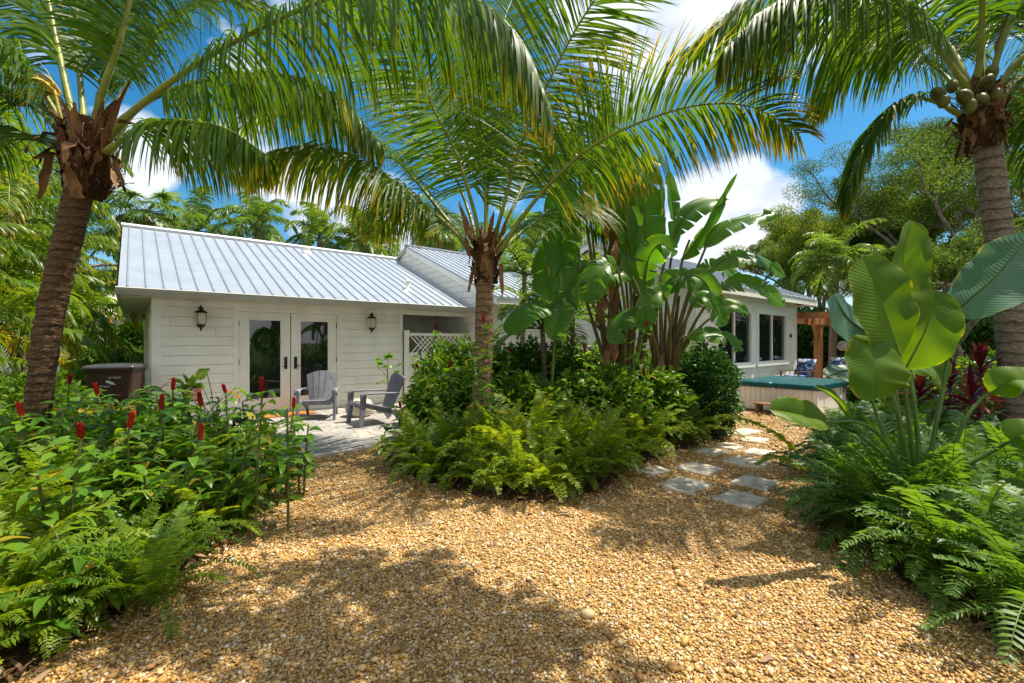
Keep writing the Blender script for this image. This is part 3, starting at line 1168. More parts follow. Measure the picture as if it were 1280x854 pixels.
def rbox(w, d, z0, z1, r, n=5):
    pts = []
    for cx, cy, a0 in ((w - r, r, -90), (w - r, d - r, 0), (r, d - r, 90), (r, r, 180)):
        for k in range(n + 1):
            a = math.radians(a0 + 90 * k / n)
            pts.append((cx + r * math.cos(a), cy + r * math.sin(a)))
    return pts


t = MB()
pts = rbox(TW, TD, 0, 0, .08)
n = len(pts)
t.add([(x, y, .03) for x, y in pts] + [(x, y, .55) for x, y in pts], [(i, (i + 1) % n, n + (i + 1) % n, n + i) for i in range(n)], smooth=False)
k = 0
for x in np.arange(.1, TW - .1, .105):
    t.box((x, -.012, .06), (x + .097, .002, .52))
for y in np.arange(.1, TD - .1, .105):
    t.box((-.012, y, .06), (.002, y + .097, .52))
for x, y in ((0, 0), (TW, 0), (0, TD)):
    t.box((x - .025, y - .025, .0), (x + .055, y + .055, .545))
t.build('cabinet', M['tubwhite'], tub)
t = MB()
for half in range(2):
    y0, y1 = (-.05, TD / 2 - .004) if half == 0 else (TD / 2 + .004, TD + .05)
    prof = []
    pts = rbox(TW + .1, y1 - y0, 0, 0, .07)
    n = len(pts)
    lv = [(.0, .52), (.0, .55), (0., .61), (.012, .628), (.05, .64), (.3, .65)]
    V = []
    cx, cy = (TW + .1) / 2, (y1 - y0) / 2
    for ins, z in lv:
        for x, y in pts:
            fx = 1 - ins / cx
            fy = 1 - ins / cy
            V.append((-.05 + cx + (x - cx) * fx, y0 + cy + (y - cy) * fy, z))
    Fq = [(r * n + i, r * n + (i + 1) % n, (r + 1) * n + (i + 1) % n, (r + 1) * n + i) for r in range(len(lv) - 1) for i in range(n)]
    t.add(V, Fq)
    t.add(V[-n:], [list(range(n))], smooth=False)
for x in np.arange(.1, TW, .16):
    t.tube([(x, -.054, .52), (x, -.056, .58), (x, -.05, .62)], .011, 6)
for y in np.arange(.1, TD, .16):
    t.tube([(-.054, y, .52), (-.056, y, .58), (-.05, y, .62)], .011, 6)
t.build('cover', M['teal'], tub)
for x, y, nx in ((.5, -.056, 0), (1.5, -.056, 0)):
    t = MB()
    t.box((x, y - .006, .40), (x + .045, y + .0, .60))
    t.box((x - .006, y - .012, .40), (x + .051, y - .006, .45))
    t.build('strap', M['black'], tub)
# wooden step at the tub's foot
stp = thing('tub_step', 'low brown wooden step in front of the hot tub', 'step', tuple(H(7.45, -6.9)), HROT)
t = MB()
for k in range(3):
    t.box((k * .1, 0, .2), (k * .1 + .094, .7, .225))
t.build('tread', M['wood_dark'], stp)
for y in (.03, .62):
    t = MB()
    t.box((.01, y, 0), (.285, y + .05, .2))
    t.build('leg', M['wood_dark'], stp)

# ------------------------------------------------------------------ pergola
pg = thing('pergola', 'cedar pergola with notched rafters at the far corner of the house', 'pergola', tuple(H(13.6, -5.6)), HROT)
for s in (13.5, 17.3):
    for q in (-5.6, -2.2):
        t = HB()
        t.hbox(s - .095, s + .095, q - .095, q + .095, 0, 2.06)
        sub(pg, t, 'post', M['wood'])
for q in (-5.6, -2.2):
    for off in (-.12, .095):
        t = HB()
        t.hbox(12.72, 18.1, q + off, q + off + .04, 2.0, 2.19)
        sub(pg, t, 'beam', M['wood'])
for s in np.arange(12.8, 18.05, .48):
    t = HB()
    pr = [(-6.15, 2.27), (-6.05, 2.192), (-1.7, 2.192), (-1.6, 2.27), (-1.6, 2.36), (-6.15, 2.36)]
    a = [(s, q, z) for q, z in pr]
    b = [(s + .045, q, z) for q, z in pr]
    n = len(pr)
    t.add(HM(a + b), [(i, (i + 1) % n, n + (i + 1) % n, n + i) for i in range(n)], smooth=False)
    t.hpoly(a[::-1])
    t.hpoly(b)
    sub(pg, t, 'rafter', M['wood'])
for s in (13.5, 17.3):
    for sg in (-1, 1):
        t = HB()
        p = [(s + sg * .096, 1.55), (s + sg * .096, 1.68), (s + sg * .40, 1.998), (s + sg * .53, 1.998)]
        a = [(x, -5.62, z) for x, z in p]
        b = [(x, -5.56, z) for x, z in p]
        t.add(HM(a + b), [(0, 1, 5, 4), (1, 2, 6, 5), (2, 3, 7, 6), (3, 0, 4, 7), (0, 3, 2, 1), (4, 5, 6, 7)], smooth=False)
        sub(pg, t, 'brace', M['wood'])


# ------------------------------------------------------------------ garden furniture
def adirondack(name, label, loc, rotz):
    """faces local -Y"""
    root = thing(name, label, 'chair', loc, rotz, 'adirondack chairs on the patio')
    m = M['plastic']
    # seat: curved slats
    t = MB()
    prof = [(-.27, .355), (-.24, .375), (-.10, .35), (.08, .30), (.22, .27)]
    for k in range(5):
        x0 = -.245 + k * .098
        V = []
        for (y, z) in prof:
            V += [(x0, y, z), (x0 + .092, y, z), (x0, y, z - .022), (x0 + .092, y, z - .022)]
        Fq = []
        for i in range(len(prof) - 1):
            o = i * 4
            Fq += [(o, o + 1, o + 5, o + 4), (o + 2, o + 6, o + 7, o + 3), (o, o + 4, o + 6, o + 2), (o + 1, o + 3, o + 7, o + 5)]
        Fq += [(0, 2, 3, 1), (16, 17, 19, 18)]
        t.add(V, Fq, smooth=False)
    t.build('seat', m, root)
    t = MB()
    t.box((-.25, -.285, .28), (.25, -.26, .36))
    t.build('apron', m, root)
    # back: fan of five slats with a rounded top
    t = MB()
    tops = (.56, .64, .67, .64, .56)
    for k in range(5):
        u0, u1 = -.5 + k * .2 + .008, -.5 + (k + 1) * .2 - .008
        rows = []
        for j in range(9):
            v = j / 8
            hgt = tops[k] * v
            wid = .44 + .17 * v
            rows.append((hgt, wid))
        V = []
        for j, (h, wd) in enumerate(rows):
            for u in (u0, u1):
                hh = h
                if j == 8:
                    hh = .67 * math.sqrt(max(0, 1 - (abs(u) * 1.15) ** 2 * .75)) 
                y = .20 + hh * .36 - .05 * (1 - (2 * u) ** 2) + .03
                z = .26 + hh * .93
                V += [(u * wd, y, z), (u * wd, y + .022, z)]
        Fq = []
        for j in range(8):
            o = j * 4
            Fq += [(o, o + 2, o + 6, o + 4), (o + 1, o + 5, o + 7, o + 3), (o, o + 4, o + 5, o + 1), (o + 2, o + 3, o + 7, o + 6)]
        Fq += [(32, 34, 35, 33)]
        t.add(V, Fq, smooth=False)
    for z, yy, wd in ((.36, .275, .23), (.70, .408, .27)):
        t.box((-wd, yy + .0, z), (wd, yy + .022, z + .05))
    t.build('backrest', m, root)
    for sx in (-1, 1):
        t = MB()
        # arm: broad flat paddle curving down at the front
        prof = [(-.36, .50, .05), (-.345, .555, .058), (-.28, .585, .062), (-.05, .578, .055), (.18, .565, .045), (.33, .555, .035)]
        V = []
        for y, z, hw in prof:
            x = sx * (.325 + (.0 if y < 0 else -.015))
            V += [(x - hw, y, z), (x + hw, y, z), (x - hw, y, z - .026), (x + hw, y, z - .026)]
        Fq = []
        for i in range(len(prof) - 1):
            o = i * 4
            Fq += [(o, o + 1, o + 5, o + 4), (o + 2, o + 6, o + 7, o + 3), (o, o + 4, o + 6, o + 2), (o + 1, o + 3, o + 7, o + 5)]
        Fq += [(0, 2, 3, 1), (20, 21, 23, 22)]
        t.add(V, Fq, smooth=True)
        t.build('armrest', m, root)
        t = MB()
        V = []
        for z, yc, hw in ((0, -.36, .035), (.28, -.325, .045), (.56, -.315, .05)):
            x = sx * .315
            V += [(x - .022, yc - hw, z), (x + .022, yc - hw, z), (x + .022, yc + hw, z), (x - .022, yc + hw, z)]
        t.add(V, [(i, (i + 1) % 4, 4 + (i + 1) % 4, 4 + i) for i in range(4)] + [(4 + i, 4 + (i + 1) % 4, 8 + (i + 1) % 4, 8 + i) for i in range(4)] + [(0, 3, 2, 1), (8, 9, 10, 11)], smooth=False)
        t.build('leg', m, root)
        t = MB()
        V = []
        for z, yc, hw in ((0, .40, .035), (.16, .30, .05), (.34, -.28, .045)):
            x = sx * .27
            V += [(x - .018, yc - hw, z), (x + .018, yc - hw, z), (x + .018, yc + hw, z + .05), (x - .018, yc + hw, z + .05)]
        t.add(V, [(i, (i + 1) % 4, 4 + (i + 1) % 4, 4 + i) for i in range(4)] + [(4 + i, 4 + (i + 1) % 4, 8 + (i + 1) % 4, 8 + i) for i in range(4)] + [(0, 3, 2, 1), (8, 9, 10, 11)], smooth=False)
        t.build('leg', m, root)
    return root


c1 = at(399, 427, 8.75)
adirondack('adirondack_chair', 'grey plastic adirondack chair facing us before the double doors', (c1[0], c1[1], .035), R(14))
c2 = at(468, 427, 8.2)
adirondack('adirondack_chair', 'grey adirondack chair turned sideways beside the cream ceramic stool', (c2[0], c2[1], .035), R(-52))

# ceramic stool
st_ = at(449, 427, 8.95)
t = MB()
t.lathe([(0, 0), (.17, 0), (.22, .03), (.255, .10), (.265, .17), (.25, .25), (.21, .31), (.15, .335), (0, .34)], (0, 0, 0), 28)
o = t.build('garden_stool', M['ceramic'], None, (st_[0], st_[1], .035))
tag(o, 'round cream ceramic stool behind the two grey chairs', 'stool')

# door mat
t = MB()
t.box((-.55, -.62, .0), (.40, -.12, .016))
o = t.build('door_mat', M['mat'], None, (H(0, 0)[0], H(0, 0)[1], .036), HROT)
tag(o, 'rust orange coir mat at the foot of the double doors', 'doormat')

# wreath hung behind the left door's glass
rngw = np.random.default_rng(8)
t = MB()
n = 420
a = rngw.uniform(0, 6.28, n)
rr = .20 + rngw.normal(0, .02, n)
B = np.stack([rr * np.cos(a), rngw.uniform(-.03, .0, n), rr * np.sin(a)], -1)
D = nrm(np.stack([-np.sin(a), rngw.normal(0, .4, n) - .2, np.cos(a)], -1) + .7 * rngw.normal(0, .5, (n, 3)))
V, Fq, tt = strips(B, D, rngw.normal(0, 1, (n, 3)), .09, .03, 3, 0, (.4, 1, .7, .05))
t.add(V, Fq)
o = t.build('door_wreath', M['darkbush'])
wc = H(-.42, -.05, 1.52)
o.location = wc
o.rotation_euler.z = HROT
tag(o, 'round dark leaf wreath hung on the glazed door', 'wreath')

# wheeled bin
bp = at(146, 427, 7.5)
wb = thing('wheeled_bin', 'dark brown wheeled rubbish bin with a black lid beside the cottage corner', 'bin', (bp[0], bp[1], 0), R(24))
wb.scale = (.9, .9, .97)
t = MB()


def loft(mb, secs, n=6, mat=0):
    V = []
    for w, d, r, z in secs:
        V += [(x - w / 2, y - d / 2, z) for x, y in rbox(w, d, 0, 0, r, n)]
    m = 4 * (n + 1)
    mb.add(V, [(r * m + i, r * m + (i + 1) % m, (r + 1) * m + (i + 1) % m, (r + 1) * m + i) for r in range(len(secs) - 1) for i in range(m)], mat)
    mb.add(V[-m:], [list(range(m))], mat, smooth=False)


loft(t, [(.52, .56, .06, .06), (.60, .66, .06, .60), (.66, .74, .06, 1.0), (.67, .75, .05, 1.05), (.70, .78, .05, 1.055), (.70, .78, .05, 1.10)])
bd = t.build('body', M['bin'], wb)
t = MB()
loft(t, [(.74, .82, .05, 1.101), (.75, .83, .05, 1.125), (.72, .80, .06, 1.15), (.5, .5, .08, 1.175)])
t.tube([(-.30, .44, 1.10), (.30, .44, 1.10)], .018, 8)
t.build('lid', M['binlid'], wb)
for sx in (-1, 1):
    t = MB()
    t.lathe([(0, -.03), (.11, -.03), (.125, -.015), (.125, .015), (.11, .03), (0, .03)], (sx * .28, .33, .125), 20, 0, (1, 0, 0))
    t.build('wheel', M['black'], wb)


def fcurve_text(txt, size, parent, loc, rot, mat, name):
    cu = bpy.data.curves.new(name, 'FONT')
    cu.body = txt
    cu.size = size
    cu.extrude = .0006
    cu.align_x = 'CENTER'
    tmp = bpy.data.objects.new(name, cu)
    COL.objects.link(tmp)
    bpy.context.view_layer.update()
    me = bpy.data.meshes.new_from_object(tmp)
    bpy.data.objects.remove(tmp)
    me.materials.clear()
    me.materials.append(mat)
    o = bpy.data.objects.new(name, me)
    COL.objects.link(o)
    o.parent = parent
    o.location = loc
    o.rotation_euler = rot
    return o


# front face leans: y at height z
def bin_y(z):
    return -(.66 + .08 * (z - .6) / .4) / 2 - .003


lean = math.atan2(.04, .4)
fcurve_text('W 96009', .045, bd, (.08, bin_y(.955), .94), (R(90) - lean * -1, 0, 0), M['decal'], 'number_print')
fcurve_text('Waste', .055, bd, (-.06, bin_y(.82), .80), (R(90) + lean, 0, 0), M['decal'], 'name_print')
t = MB()
for k, (x, z, l, a) in enumerate(((.02, .875, .11, .3), (.05, .862, .09, -.2), (-.01, .885, .08, .7))):
    V, Fq, tt = strips(np.array([[x - l / 2, bin_y(z), z]]), np.array([[math.cos(a), .1 * math.sin(a), math.sin(a) * .4]]), np.array([[0, 0, 1.]]), l, .03, 6, .6, (.1, .7, 1, 1, .8, .5, .05))
    V[:, 1] = bin_y(V[:, 2] * 1.0) if False else np.array([bin_y(z_) - .0005 * k for z_ in V[:, 2]])
    t.add(V, Fq)
t.build('logo_print', M['decal'], bd)

# low pale rocks and a neighbour's house on the left
rngr = np.random.default_rng(5)
V0, F0 = icosa()


def rock(px, py, Y, s, lab):
    bm_ = MB()
    P = V0.copy()
    F = F0
    for _ in range(2):
        ed = {}
        nv = list(map(tuple, P))
        nf = []
        for f in F:
            mids = []
            for i in range(3):
                e = tuple(sorted((int(f[i]), int(f[(i + 1) % 3]))))
                if e not in ed:
                    ed[e] = len(nv)
                    nv.append(tuple((np.array(nv[e[0]]) + np.array(nv[e[1]])) / 2 * (1.04 + rngr.normal(0, .05))))
                mids.append(ed[e])
            a_, b_, c_ = map(int, f)
            nf += [(a_, mids[0], mids[2]), (b_, mids[1], mids[0]), (c_, mids[2], mids[1]), tuple(mids)]
        P, F = np.array(nv), np.array(nf)
    bm_.add(P * np.array((s * 1.4, s, s * .6)), F)
    g = at(px, py, Y)
    o = bm_.build('rock', M['rock'], None, (g[0], g[1], s * .35), rngr.uniform(0, 3))
    tag(o, lab, 'rock')


rock(66, 500, 6.6, .28, 'large pale boulder half hidden behind the brown palm trunk')
rock(90, 497, 7.2, .22, 'pale boulder between the palm trunk and the rubbish bin')

nh = thing('neighbour_house', 'pale house with a white framed window seen far off past the bin', 'house', (-20.5, 25, 0), R(30))
t = MB()
t.box((-6, 0, 0), (6, 7, 2.8))
t.build('wall', M['neighbour'], nh)
t = MB()
t.add([(-6.5, -.5, 2.75), (6.5, -.5, 2.75), (6.5, 3.5, 4.3), (-6.5, 3.5, 4.3), (6.5, 7.5, 2.75), (-6.5, 7.5, 2.75)], [(0, 1, 2, 3), (3, 2, 4, 5)], smooth=False)
t.build('roof', M['rock'], nh)
for x in (-3.2, .2, 2.4):
    t = MB()
    t.box((x, -.05, 1.0), (x + 1.2, -.004, 2.2))
    wn = t.build('window', M['trim'], nh)
    for dx in (.08, .64):
        t = MB()
        t.box((x + dx, -.058, 1.1), (x + dx + .48, -.051, 2.1))
        t.build('pane', M['glass'], wn)

# stepping stones: centre pixel on the ground and size
STONES = [((926, 626), .40, .36, 'pale square stepping stone nearest to us, edged by fern'),
          ((944, 605), .40, .36, 'stepping stone second along the right row of the path'),
          ((855, 608), .46, .38, 'largest stepping stone on the left row of the path'),
          ((816, 590), .36, .26, 'small stepping stone half under the middle bed ferns'),
          ((934, 579), .42, .42, 'stepping stone in the middle of the path before the fern arch'),
          ((873, 587), .42, .40, 'stepping stone on the left row beside the dark round bush'),
          ((888, 566), .36, .30, 'stepping stone further along the left row'),
          ((949, 567), .36, .30, 'stepping stone further along the right row'),
          ((912, 559), .34, .30, 'small stepping stone in the third row from the tub'),
          ((942, 551), .38, .30, 'stepping stone second from the hot tub step'),
          ((930, 541), .60, .30, 'long stepping stone right before the hot tub step')]
for i, ((px, py), a, b, lab) in enumerate(STONES):
    g = gnd(px, py)
    t = MB()
    ol = np.array(rbox(a, b, 0, 0, .02, 3)) - (a / 2, b / 2)
    m_ = []
    for k in range(len(ol)):
        p_, q_ = ol[k], ol[(k + 1) % len(ol)]
        for u in np.linspace(0, 1, 7 if np.linalg.norm(q_ - p_) > .1 else 2)[:-1]:
            m_.append(p_ * (1 - u) + q_ * u)
    m_ = np.array(m_) * (1 + rngr.normal(0, .012, (len(m_), 1)))
    V, n_ = [], len(m_)
    for f_, z_ in ((1, -.02), (1, .012), (.97, .021), (.8, .022)):
        V += [(x * f_, y * f_, z_ + (rngr.normal(0, .0012) if z_ > 0 else 0)) for x, y in m_]
    t.add(V, [(r * n_ + i_, r * n_ + (i_ + 1) % n_, (r + 1) * n_ + (i_ + 1) % n_, (r + 1) * n_ + i_) for r in range(3) for i_ in range(n_)])
    t.add(V[-n_:], [list(range(n_))])
    o = t.build('stepping_stone', M['stone'], None, (g[0], g[1], .004), HROT + rngr.normal(0, .03))
    tag(o, lab, 'stepping stone', 'stepping stones to the hot tub')


sheet('timber_deck', [tuple(H(s, q)[:2]) for s, q in ((12.66, -7.2), (18.5, -7.2), (18.5, -1.4), (12.66, -1.4))], .22, M['stone'])


# deck chairs by the pergola
def wood_chair(loc, rz, lab):
    r = thing('patio_armchair', lab, 'chair', loc, rz, 'cushioned chairs under the pergola')
    r.scale = (.85, .85, .82)
    t = MB()
    t.box((-.30, -.30, .30), (.30, .30, .36))
    t.build('seat', M['wood_dark'], r)
    for sx in (-.32, .27):
        t = MB()
        t.box((sx, -.34, .58), (sx + .05, .36, .61))
        t.build('armrest', M['wood_dark'], r)
        for y in (-.33, .29):
            t = MB()
            t.box((sx + .005, y, 0), (sx + .045, y + .045, .58))
            t.build('leg', M['wood_dark'], r)
    t = MB()
    t.tube([(-.25, 0, .42), (.25, 0, .42)], .01, 6)
    loft(t, [(.52, .54, .08, .361), (.55, .57, .08, .40), (.52, .54, .08, .46)])
    t.build('cushion', M['navy'], r)
    t = MB()
    V = []
    for z, y in ((.40, .22), (.60, .27), (.85, .36), (.98, .41)):
        for dy in (0, .12):
            V += [(-.26, y + dy, z), (.26, y + dy, z)]
    Fq = []
    for i in range(3):
        o = i * 4
        Fq += [(o, o + 1, o + 5, o + 4), (o + 2, o + 6, o + 7, o + 3), (o, o + 4, o + 6, o + 2), (o + 1, o + 3, o + 7, o + 5)]
    Fq += [(0, 2, 3, 1), (12, 13, 15, 14)]
    t.add(V, Fq)
    t.build('back_cushion', M['navy'], r)


p = at(996, 427, 12.1)
wood_chair((p[0], p[1], .225), R(-70), 'wooden armchair with navy cushions standing by the house corner')
p = at(1048, 427, 13.2)
wood_chair((p[0], p[1], .225), R(-40), 'navy cushioned armchair standing right of the pergola post')

# round lamp on a post in the shade behind
p = at(1054, 427, 15.5)
gl = thing('garden_lamp', 'pale round lamp on a thin post in the shade beyond the pergola', 'lamp', (p[0], p[1], 0))
t = MB()
t.tube([(0, 0, 0), (0, 0, 1.2)], .025, 8)
t.build('post', M['black'], gl)
t = MB()
t.lathe([(0, 1.18), (.1, 1.2), (.16, 1.28), (.17, 1.36), (.13, 1.46), (.05, 1.51), (0, 1.52)], (0, 0, 0), 18)
t.build('globe', M['rock'], gl)

# ------------------------------------------------------------------ plants
def frond_geo(mb, path, nl, ll, wd, hang, rng, t0=.22, age0=.0, tip_age=.5, rr=.024, out=None, nseg=5, vlift=.25, base_ang=78, tip_ang=32, broken=0.0, fold=0.0, mats=(0, 1), roll=0.0):
    """a feather palm frond: rachis tube and two rows of leaflets"""
    path = np.asarray(path, float)
    m = len(path)
    T = nrm(np.gradient(path, axis=0))
    if out is None:
        out = path[-1] - path[0]
    out = np.array((out[0], out[1], 0.0))
    if np.linalg.norm(out) < 1e-3:
        out = np.array((1., 0, 0))
    S = nrm(np.cross(out, (0, 0, 1.)))
    tr = np.linspace(0, 1, m)
    rad = rr * (1 - .93 * tr ** .8) + .0015
    rad[: max(2, m // 12)] *= 1.35
    mb.tube(path, rad, 7, mats[1], age=0, cap=False)
    for side in (-1, 1):
        t = np.linspace(t0, .992, nl) + rng.normal(0, .002, nl)
        if broken:
            t = t[rng.random(nl) > broken]
        n = len(t)
        f = np.clip((t - t0) / (1 - t0), 0, 1)
        x = np.clip(t, 0, 1) * (m - 1)
        i = np.clip(x.astype(int), 0, m - 2)
        u = (x - i)[:, None]
        P = path[i] * (1 - u) + path[i + 1] * u
        Tt = nrm(T[i] * (1 - u) + T[i + 1] * u)
        Sv = nrm(S[None] - (Tt @ S)[:, None] * Tt)
        U = np.cross(Sv, Tt)
        if roll:
            Sv, U = Sv * math.cos(roll) + U * math.sin(roll), U * math.cos(roll) - Sv * math.sin(roll)
        beta = np.radians(base_ang + (tip_ang - base_ang) * f ** 1.2 + rng.normal(0, 5, n))
        lift = vlift + rng.normal(0, .12, n)
        lat = nrm(side * Sv * np.cos(lift)[:, None] + U * np.sin(lift)[:, None])
        D = np.cos(beta)[:, None] * Tt + np.sin(beta)[:, None] * lat
        Ln = ll * np.minimum(.55 + 2.2 * f, 1.0) * (1 - .68 * np.clip((f - .45) / .55, 0, 1) ** 1.6) * rng.uniform(.88, 1.08, n)
        W = Tt + rng.normal(0, .22, (n, 3)) + .25 * U
        g = hang * rng.uniform(.75, 1.3, n)
        prof = np.interp(np.arange(nseg + 1) / nseg, [0, .15, .5, .8, 1], [.55, 1, .95, .6, .04])
        V, F, tt = strips(P, D, W, Ln, wd * rng.uniform(.8, 1.15, n), nseg, g, prof, fold)
        c = 3 if fold else 2
        ag = rep(age0 + rng.normal(0, .07, n), nseg, c) + tip_age * tt ** 2.5 * rep(rng.uniform(.3, 1.2, n), nseg, c) + rep(f ** 3 * .18, nseg, c) * (1 if tip_age > .2 else .3)
        mb.add(V, F, mats[0], ag)


def palm_trunk(path, r0, r1, flare=1.35, rings=60, seed=0, sides=20, roughness=.045):
    rng = np.random.default_rng(seed)
    m = max(40, rings * 4)
    P = catmull(path, m)
    t = np.linspace(0, 1, m)
    rad = r0 + (r1 - r0) * t
    rad = rad * (1 + (flare - 1) * np.exp(-t * 14))
    ph = t * rings + .25 * np.sin(t * 40)
    rad = rad * (1 + roughness * (1 - (ph % 1)) - .02 + rng.normal(0, .008, m))
    mb = MB()
    mb.tube(P, rad, sides)
    V = mb.V[0].reshape(-1, 3)
    V[:] = V + rng.normal(0, .004, V.shape)
    return mb


def sheath_part(c, r, h, n, rng, up=.6):
    """the torn brown leaf bases and fibre that wrap the top of a palm trunk"""
    mb = MB()
    m = 14
    zz = np.linspace(-h * .75, h * .5, m)
    pr = r * (.84 + .18 * np.sin(np.linspace(.2, 2.9, m)) + rng.normal(0, .04, m))
    pr[-1] *= .4
    mb.tube(np.asarray(c) + np.stack([np.zeros(m), np.zeros(m), zz], -1), pr, 18)
    n3 = n * 3
    a = np.arange(n3) * 2.39996 + rng.normal(0, .2, n3)
    z = np.linspace(-h * .85, h * .28, n3) + rng.normal(0, .03, n3)
    rr = r * (.80 + .2 * np.sin(np.clip((z / h + .85) * 2.6, 0, 3.1)))
    B = np.asarray(c) + np.stack([rr * np.cos(a), rr * np.sin(a), z], -1)
    el = rng.uniform(1.1, 1.5, n3)
    D = np.stack([np.cos(a) * np.cos(el), np.sin(a) * np.cos(el), np.sin(el)], -1)
    W = np.stack([-np.sin(a), np.cos(a), rng.normal(0, .25, n3)], -1)
    V, F, tt = strips(B, D, W, rng.uniform(.35, .8, n3) * h * .75, rng.uniform(.5, 1.15, n3) * r * .8, 6, rng.uniform(-.2, 1.6, n3), (1.1, 1.1, 1, .85, .65, .4, .12), fold=-.3)
    mb.add(V + rng.normal(0, .006, V.shape), F)
    k = n // 3
    a = rng.uniform(0, 6.28, k)
    z = rng.uniform(-h * .5, h * .3, k)
    B = np.asarray(c) + np.stack([r * .95 * np.cos(a), r * .95 * np.sin(a), z], -1)
    el = rng.uniform(.2, .9, k)
    D = np.stack([np.cos(a) * np.cos(el), np.sin(a) * np.cos(el), np.sin(el)], -1)
    W = np.stack([-np.sin(a), np.cos(a), rng.normal(0, .4, k)], -1)
    V, F, tt = strips(B, D, W, rng.uniform(.4, .9, k) * h * .8, rng.uniform(.4, .8, k) * r, 7, rng.uniform(2.5, 5.0, k), (1.1, 1.15, 1, .85, .6, .5, .4, .15), fold=.4)
    mb.add(V + rng.normal(0, .008, V.shape), F)
    # loose fibres
    n2 = n * 5
    a = rng.uniform(0, 6.28, n2)
    B = np.asarray(c) + np.stack([r * np.cos(a), r * np.sin(a), rng.uniform(-h * .6, h * .6, n2)], -1)
    D = np.stack([np.cos(a) * .6, np.sin(a) * .6, rng.uniform(-.6, 1, n2)], -1)
    V, F, tt = strips(B, D, rng.normal(0, 1, (n2, 3)), rng.uniform(.08, .3, n2), .007, 4, 3., (1, 1, .8, .6, .2))
    mb.add(V, F)
    return mb


def local(path, org):
    return np.asarray(path, float) - np.asarray(org, float)


def px_path(pts, m=30):
    return catmull([at(*p) for p in pts], m)


COCO = [M['coco'], M['petiole']]


def add_frond(root, org, path, seed, nl=150, ll=.85, wd=.025, hang=1.6, age0=.0, tip_age=.4, rr=.026, t0=.22, out=None, mats=None, label=None, **kw):
    mb = MB()
    frond_geo(mb, local(path, org), nl, ll, wd, hang, np.random.default_rng(seed), t0, age0, tip_age, rr, out, **kw)
    o = mb.build('frond', mats or COCO, root)
    if label:
        o['label'] = label
    return o


# ---- left coconut palm
LY = 4.25
base = at(36, 427, LY)
base[2] = 0
lp = thing('coconut_palm', 'tall coconut palm with a dark brown ringed trunk leaning over the red ginger bed', 'palm tree', tuple(base))
tp = [base, at(44, 540, LY), at(62, 400, LY), at(92, 268, LY), at(104, 222, LY)]
palm_trunk([local(p, base) for p in tp], .092, .108, 1.25, 46, 3, 24).build('trunk', M['trunk_brown'], lp)
crown = at(108, 185, LY)
rng = np.random.default_rng(11)
sheath_part(local(crown, base), .142, .58, 30, rng).build('leaf_sheath', M['sheath'], lp)
c0 = at(112, 165, LY)
F_L = [
    # the long arching frond over the whole upper left, then the shorter ones
    (dict(ll=1.15, hang=3.4, tip_age=.5, rr=.034, nl=215, wd=.024, vlift=-.45), [(128, 178, LY), (180, 128, LY - .02), (282, 58, LY - .1), (430, -8, LY - .15), (560, -14, LY - .2), (645, 42, LY - .25), (690, 140, LY - .25)]),
    (dict(ll=.95, hang=3.4, tip_age=.45, rr=.03, nl=165, vlift=-.4), [(140, 172, LY + .1), (180, 130, LY + .35), (245, 103, LY + .55), (340, 92, LY + .75), (420, 118, LY + .85), (475, 180, LY + .9)]),
    (dict(ll=.75, hang=3.6, tip_age=.5, rr=.026, nl=140, vlift=-.4), [(132, 190, LY - .05), (170, 165, LY - .15), (217, 151, LY - .3), (280, 160, LY - .4), (335, 195, LY - .45)]),
    (dict(ll=.9, hang=1.5, rr=.036), [(118, 170, LY), (126, 120, LY - .05), (148, 55, LY - .1), (175, -40, LY - .1), (230, -130, LY - .05), (310, -170, LY)]),
    (dict(ll=.9, hang=1.6, rr=.036), [(98, 170, LY), (85, 120, LY + .1), (70, 50, LY + .2), (50, -30, LY + .3), (0, -110, LY + .4), (-90, -130, LY + .5)]),
    (dict(ll=.9, hang=1.5, rr=.03), [(106, 165, LY + .1), (100, 100, LY + .3), (96, 40, LY + .55), (105, -60, LY + .9), (150, -130, LY + 1.3)]),
    (dict(ll=.85, hang=1.7, rr=.03), [(120, 160, LY + .1), (135, 90, LY + .4), (165, 20, LY + .8), (230, -50, LY + 1.2), (330, -60, LY + 1.6), (420, 10, LY + 1.8)]),
    (dict(ll=.85, hang=2.4, rr=.03), [(92, 180, LY), (50, 110, LY - .1), (5, 60, LY - .25), (-70, 40, LY - .4), (-140, 110, LY - .5)]),
    (dict(ll=.8, hang=2.6, rr=.03, tip_age=.5), [(90, 185, LY + .1), (50, 140, LY + .3), (0, 112, LY + .5), (-60, 130, LY + .7), (-100, 210, LY + .8)]),
    (dict(ll=.75, hang=2.4, rr=.028, tip_age=.5), [(86, 195, LY + .1), (45, 175, LY + .5), (5, 170, LY + .8), (-40, 210, LY + 1.0)]),
    (dict(ll=.8, hang=2.0, rr=.03), [(128, 168, LY + .1), (165, 95, LY + .6), (210, 30, LY + 1.0), (290, 0, LY + 1.6), (370, 30, LY + 2.0)]),
]
for i, (kw, pts) in enumerate(F_L):
    add_frond(lp, base, px_path(pts, 40), 100 + i, **kw)
